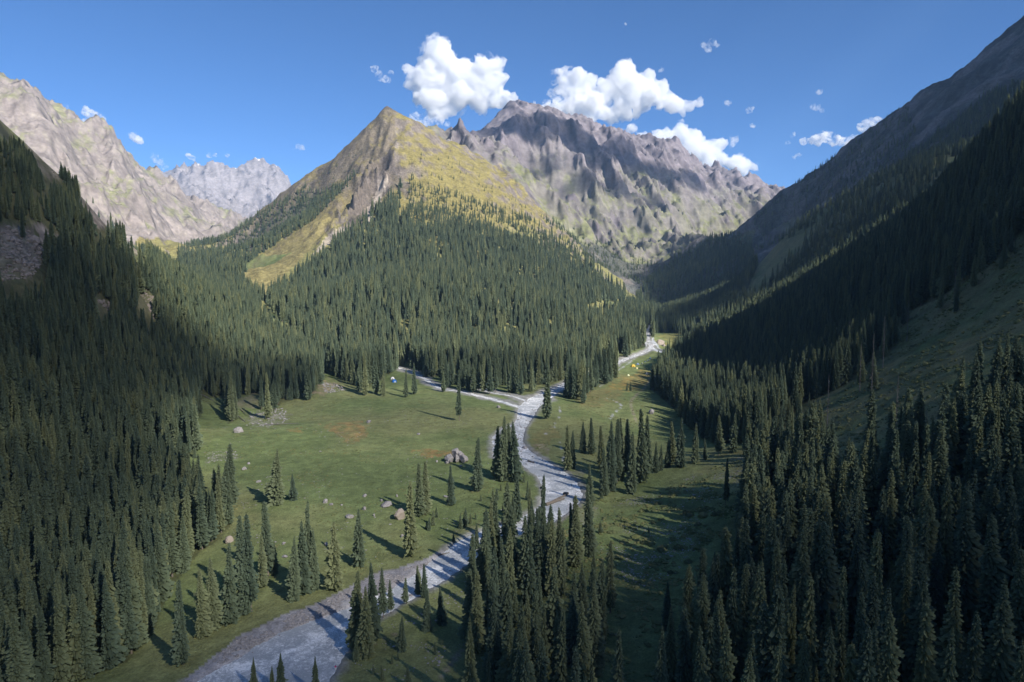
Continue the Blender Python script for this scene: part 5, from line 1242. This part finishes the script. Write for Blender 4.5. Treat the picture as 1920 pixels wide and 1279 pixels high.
tent(1215, 676.5, 4, (0.40, 0.50, 0.62), 'light blue tent near the upper end of the camp', (0.1, 0.1, 0.1), 0.4)
tent(1219, 673, 4, (0.04, 0.10, 0.30), 'deep blue tent at the upper end of the camp', (0.1, 0.1, 0.1), 0.8)
tent(1213, 702, 6, (0.74, 0.66, 0.62), 'pinkish white tent by the dark forest edge below the camp', (0.3, 0.2, 0.2), 0.8)
tent(1178, 705, 5, (0.62, 0.66, 0.42), 'pale green tent nearest the small brook', (0.3, 0.3, 0.2), 0.3)

# ------------------------------------------------------------ the person on the bank
p = on_ground(629, 1257)[0]; H = 1.72
e = bpy.data.objects.new('person', None); COL.objects.link(e); e.location = p; e.rotation_euler = (0, 0, 0.5); tag(e, 'person in a magenta jacket and pale trousers standing at the edge of the river pool', 'person')
def skin(name, verts, edges, radii, mat, parent, sub=1):
    me = bpy.data.meshes.new(name); me.from_pydata(verts, edges, []); o = bpy.data.objects.new(name + '_bones', me); COL.objects.link(o)
    o.modifiers.new('s', 'SKIN'); sv = me.skin_vertices[0].data
    for q, r_ in zip(sv, radii): q.radius = (r_, r_)
    sv[0].use_root = True
    s = o.modifiers.new('d', 'SUBSURF'); s.levels = sub
    dg = bpy.context.evaluated_depsgraph_get(); dg.update(); out = bpy.data.meshes.new_from_object(o.evaluated_get(dg)); bpy.data.objects.remove(o); bpy.data.meshes.remove(me)
    out.name = name; out.materials.clear(); return link(name, out, mat, parent)
sk = plain('skin', (0.50, 0.32, 0.24)); jk = plain('magenta_jacket', (0.55, 0.02, 0.22)); trs = plain('pale_trousers', (0.6, 0.58, 0.56)); hr = plain('dark_hair', (0.03, 0.025, 0.02)); sh = plain('dark_shoes', (0.05, 0.05, 0.055))
B = [(0, 0, .92), (0, 0, 1.12), (0, 0, 1.32), (0, 0, 1.46), (0, .01, 1.56), (0, .02, 1.66), (.18, 0, 1.39), (.24, .03, 1.13), (.22, .16, .93), (.22, .21, .84), (-.18, 0, 1.39), (-.24, .02, 1.13), (-.2, .12, .92), (-.2, .17, .84), (.1, 0, .86), (.12, .02, .48), (.13, -.01, .08), (.13, .13, .04), (-.1, 0, .86), (-.12, -.03, .48), (-.14, -.06, .08), (-.14, .08, .04)]
E = [(0, 1), (1, 2), (2, 3), (3, 4), (4, 5), (2, 6), (6, 7), (7, 8), (8, 9), (2, 10), (10, 11), (11, 12), (12, 13), (0, 14), (14, 15), (15, 16), (16, 17), (0, 18), (18, 19), (19, 20), (20, 21)]
RR = [.14, .12, .14, .055, .085, .09, .062, .045, .034, .036, .062, .045, .034, .036, .09, .06, .042, .035, .09, .06, .042, .035]
skin('body', B, E, RR, sk, e, 2)
skin('jacket', [B[i] for i in (0, 1, 2, 6, 7, 8, 10, 11, 12)] + [(0, 0, 1.44)], [(0, 1), (1, 2), (2, 3), (3, 4), (4, 5), (2, 6), (6, 7), (7, 8), (2, 9)], [.17, .15, .175, .085, .065, .055, .085, .065, .055, .085], jk, e, 2)
skin('trousers', [(0, 0, .9)] + [B[i] for i in (14, 15, 16, 18, 19, 20)], [(0, 1), (1, 2), (2, 3), (0, 4), (4, 5), (5, 6)], [.15, .11, .08, .065, .11, .08, .065], trs, e, 2)
skin('hair', [(0, -.015, 1.60), (0, -.01, 1.69), (0, -.05, 1.54)], [(0, 1), (0, 2)], [.09, .085, .06], hr, e, 2)
for s_, y_ in ((.13, .05), (-.14, 0)): skin('shoe', [(s_, y_ - .08, .05), (s_, y_ + .1, .04)], [(0, 1)], [.055, .045], sh, e, 1)
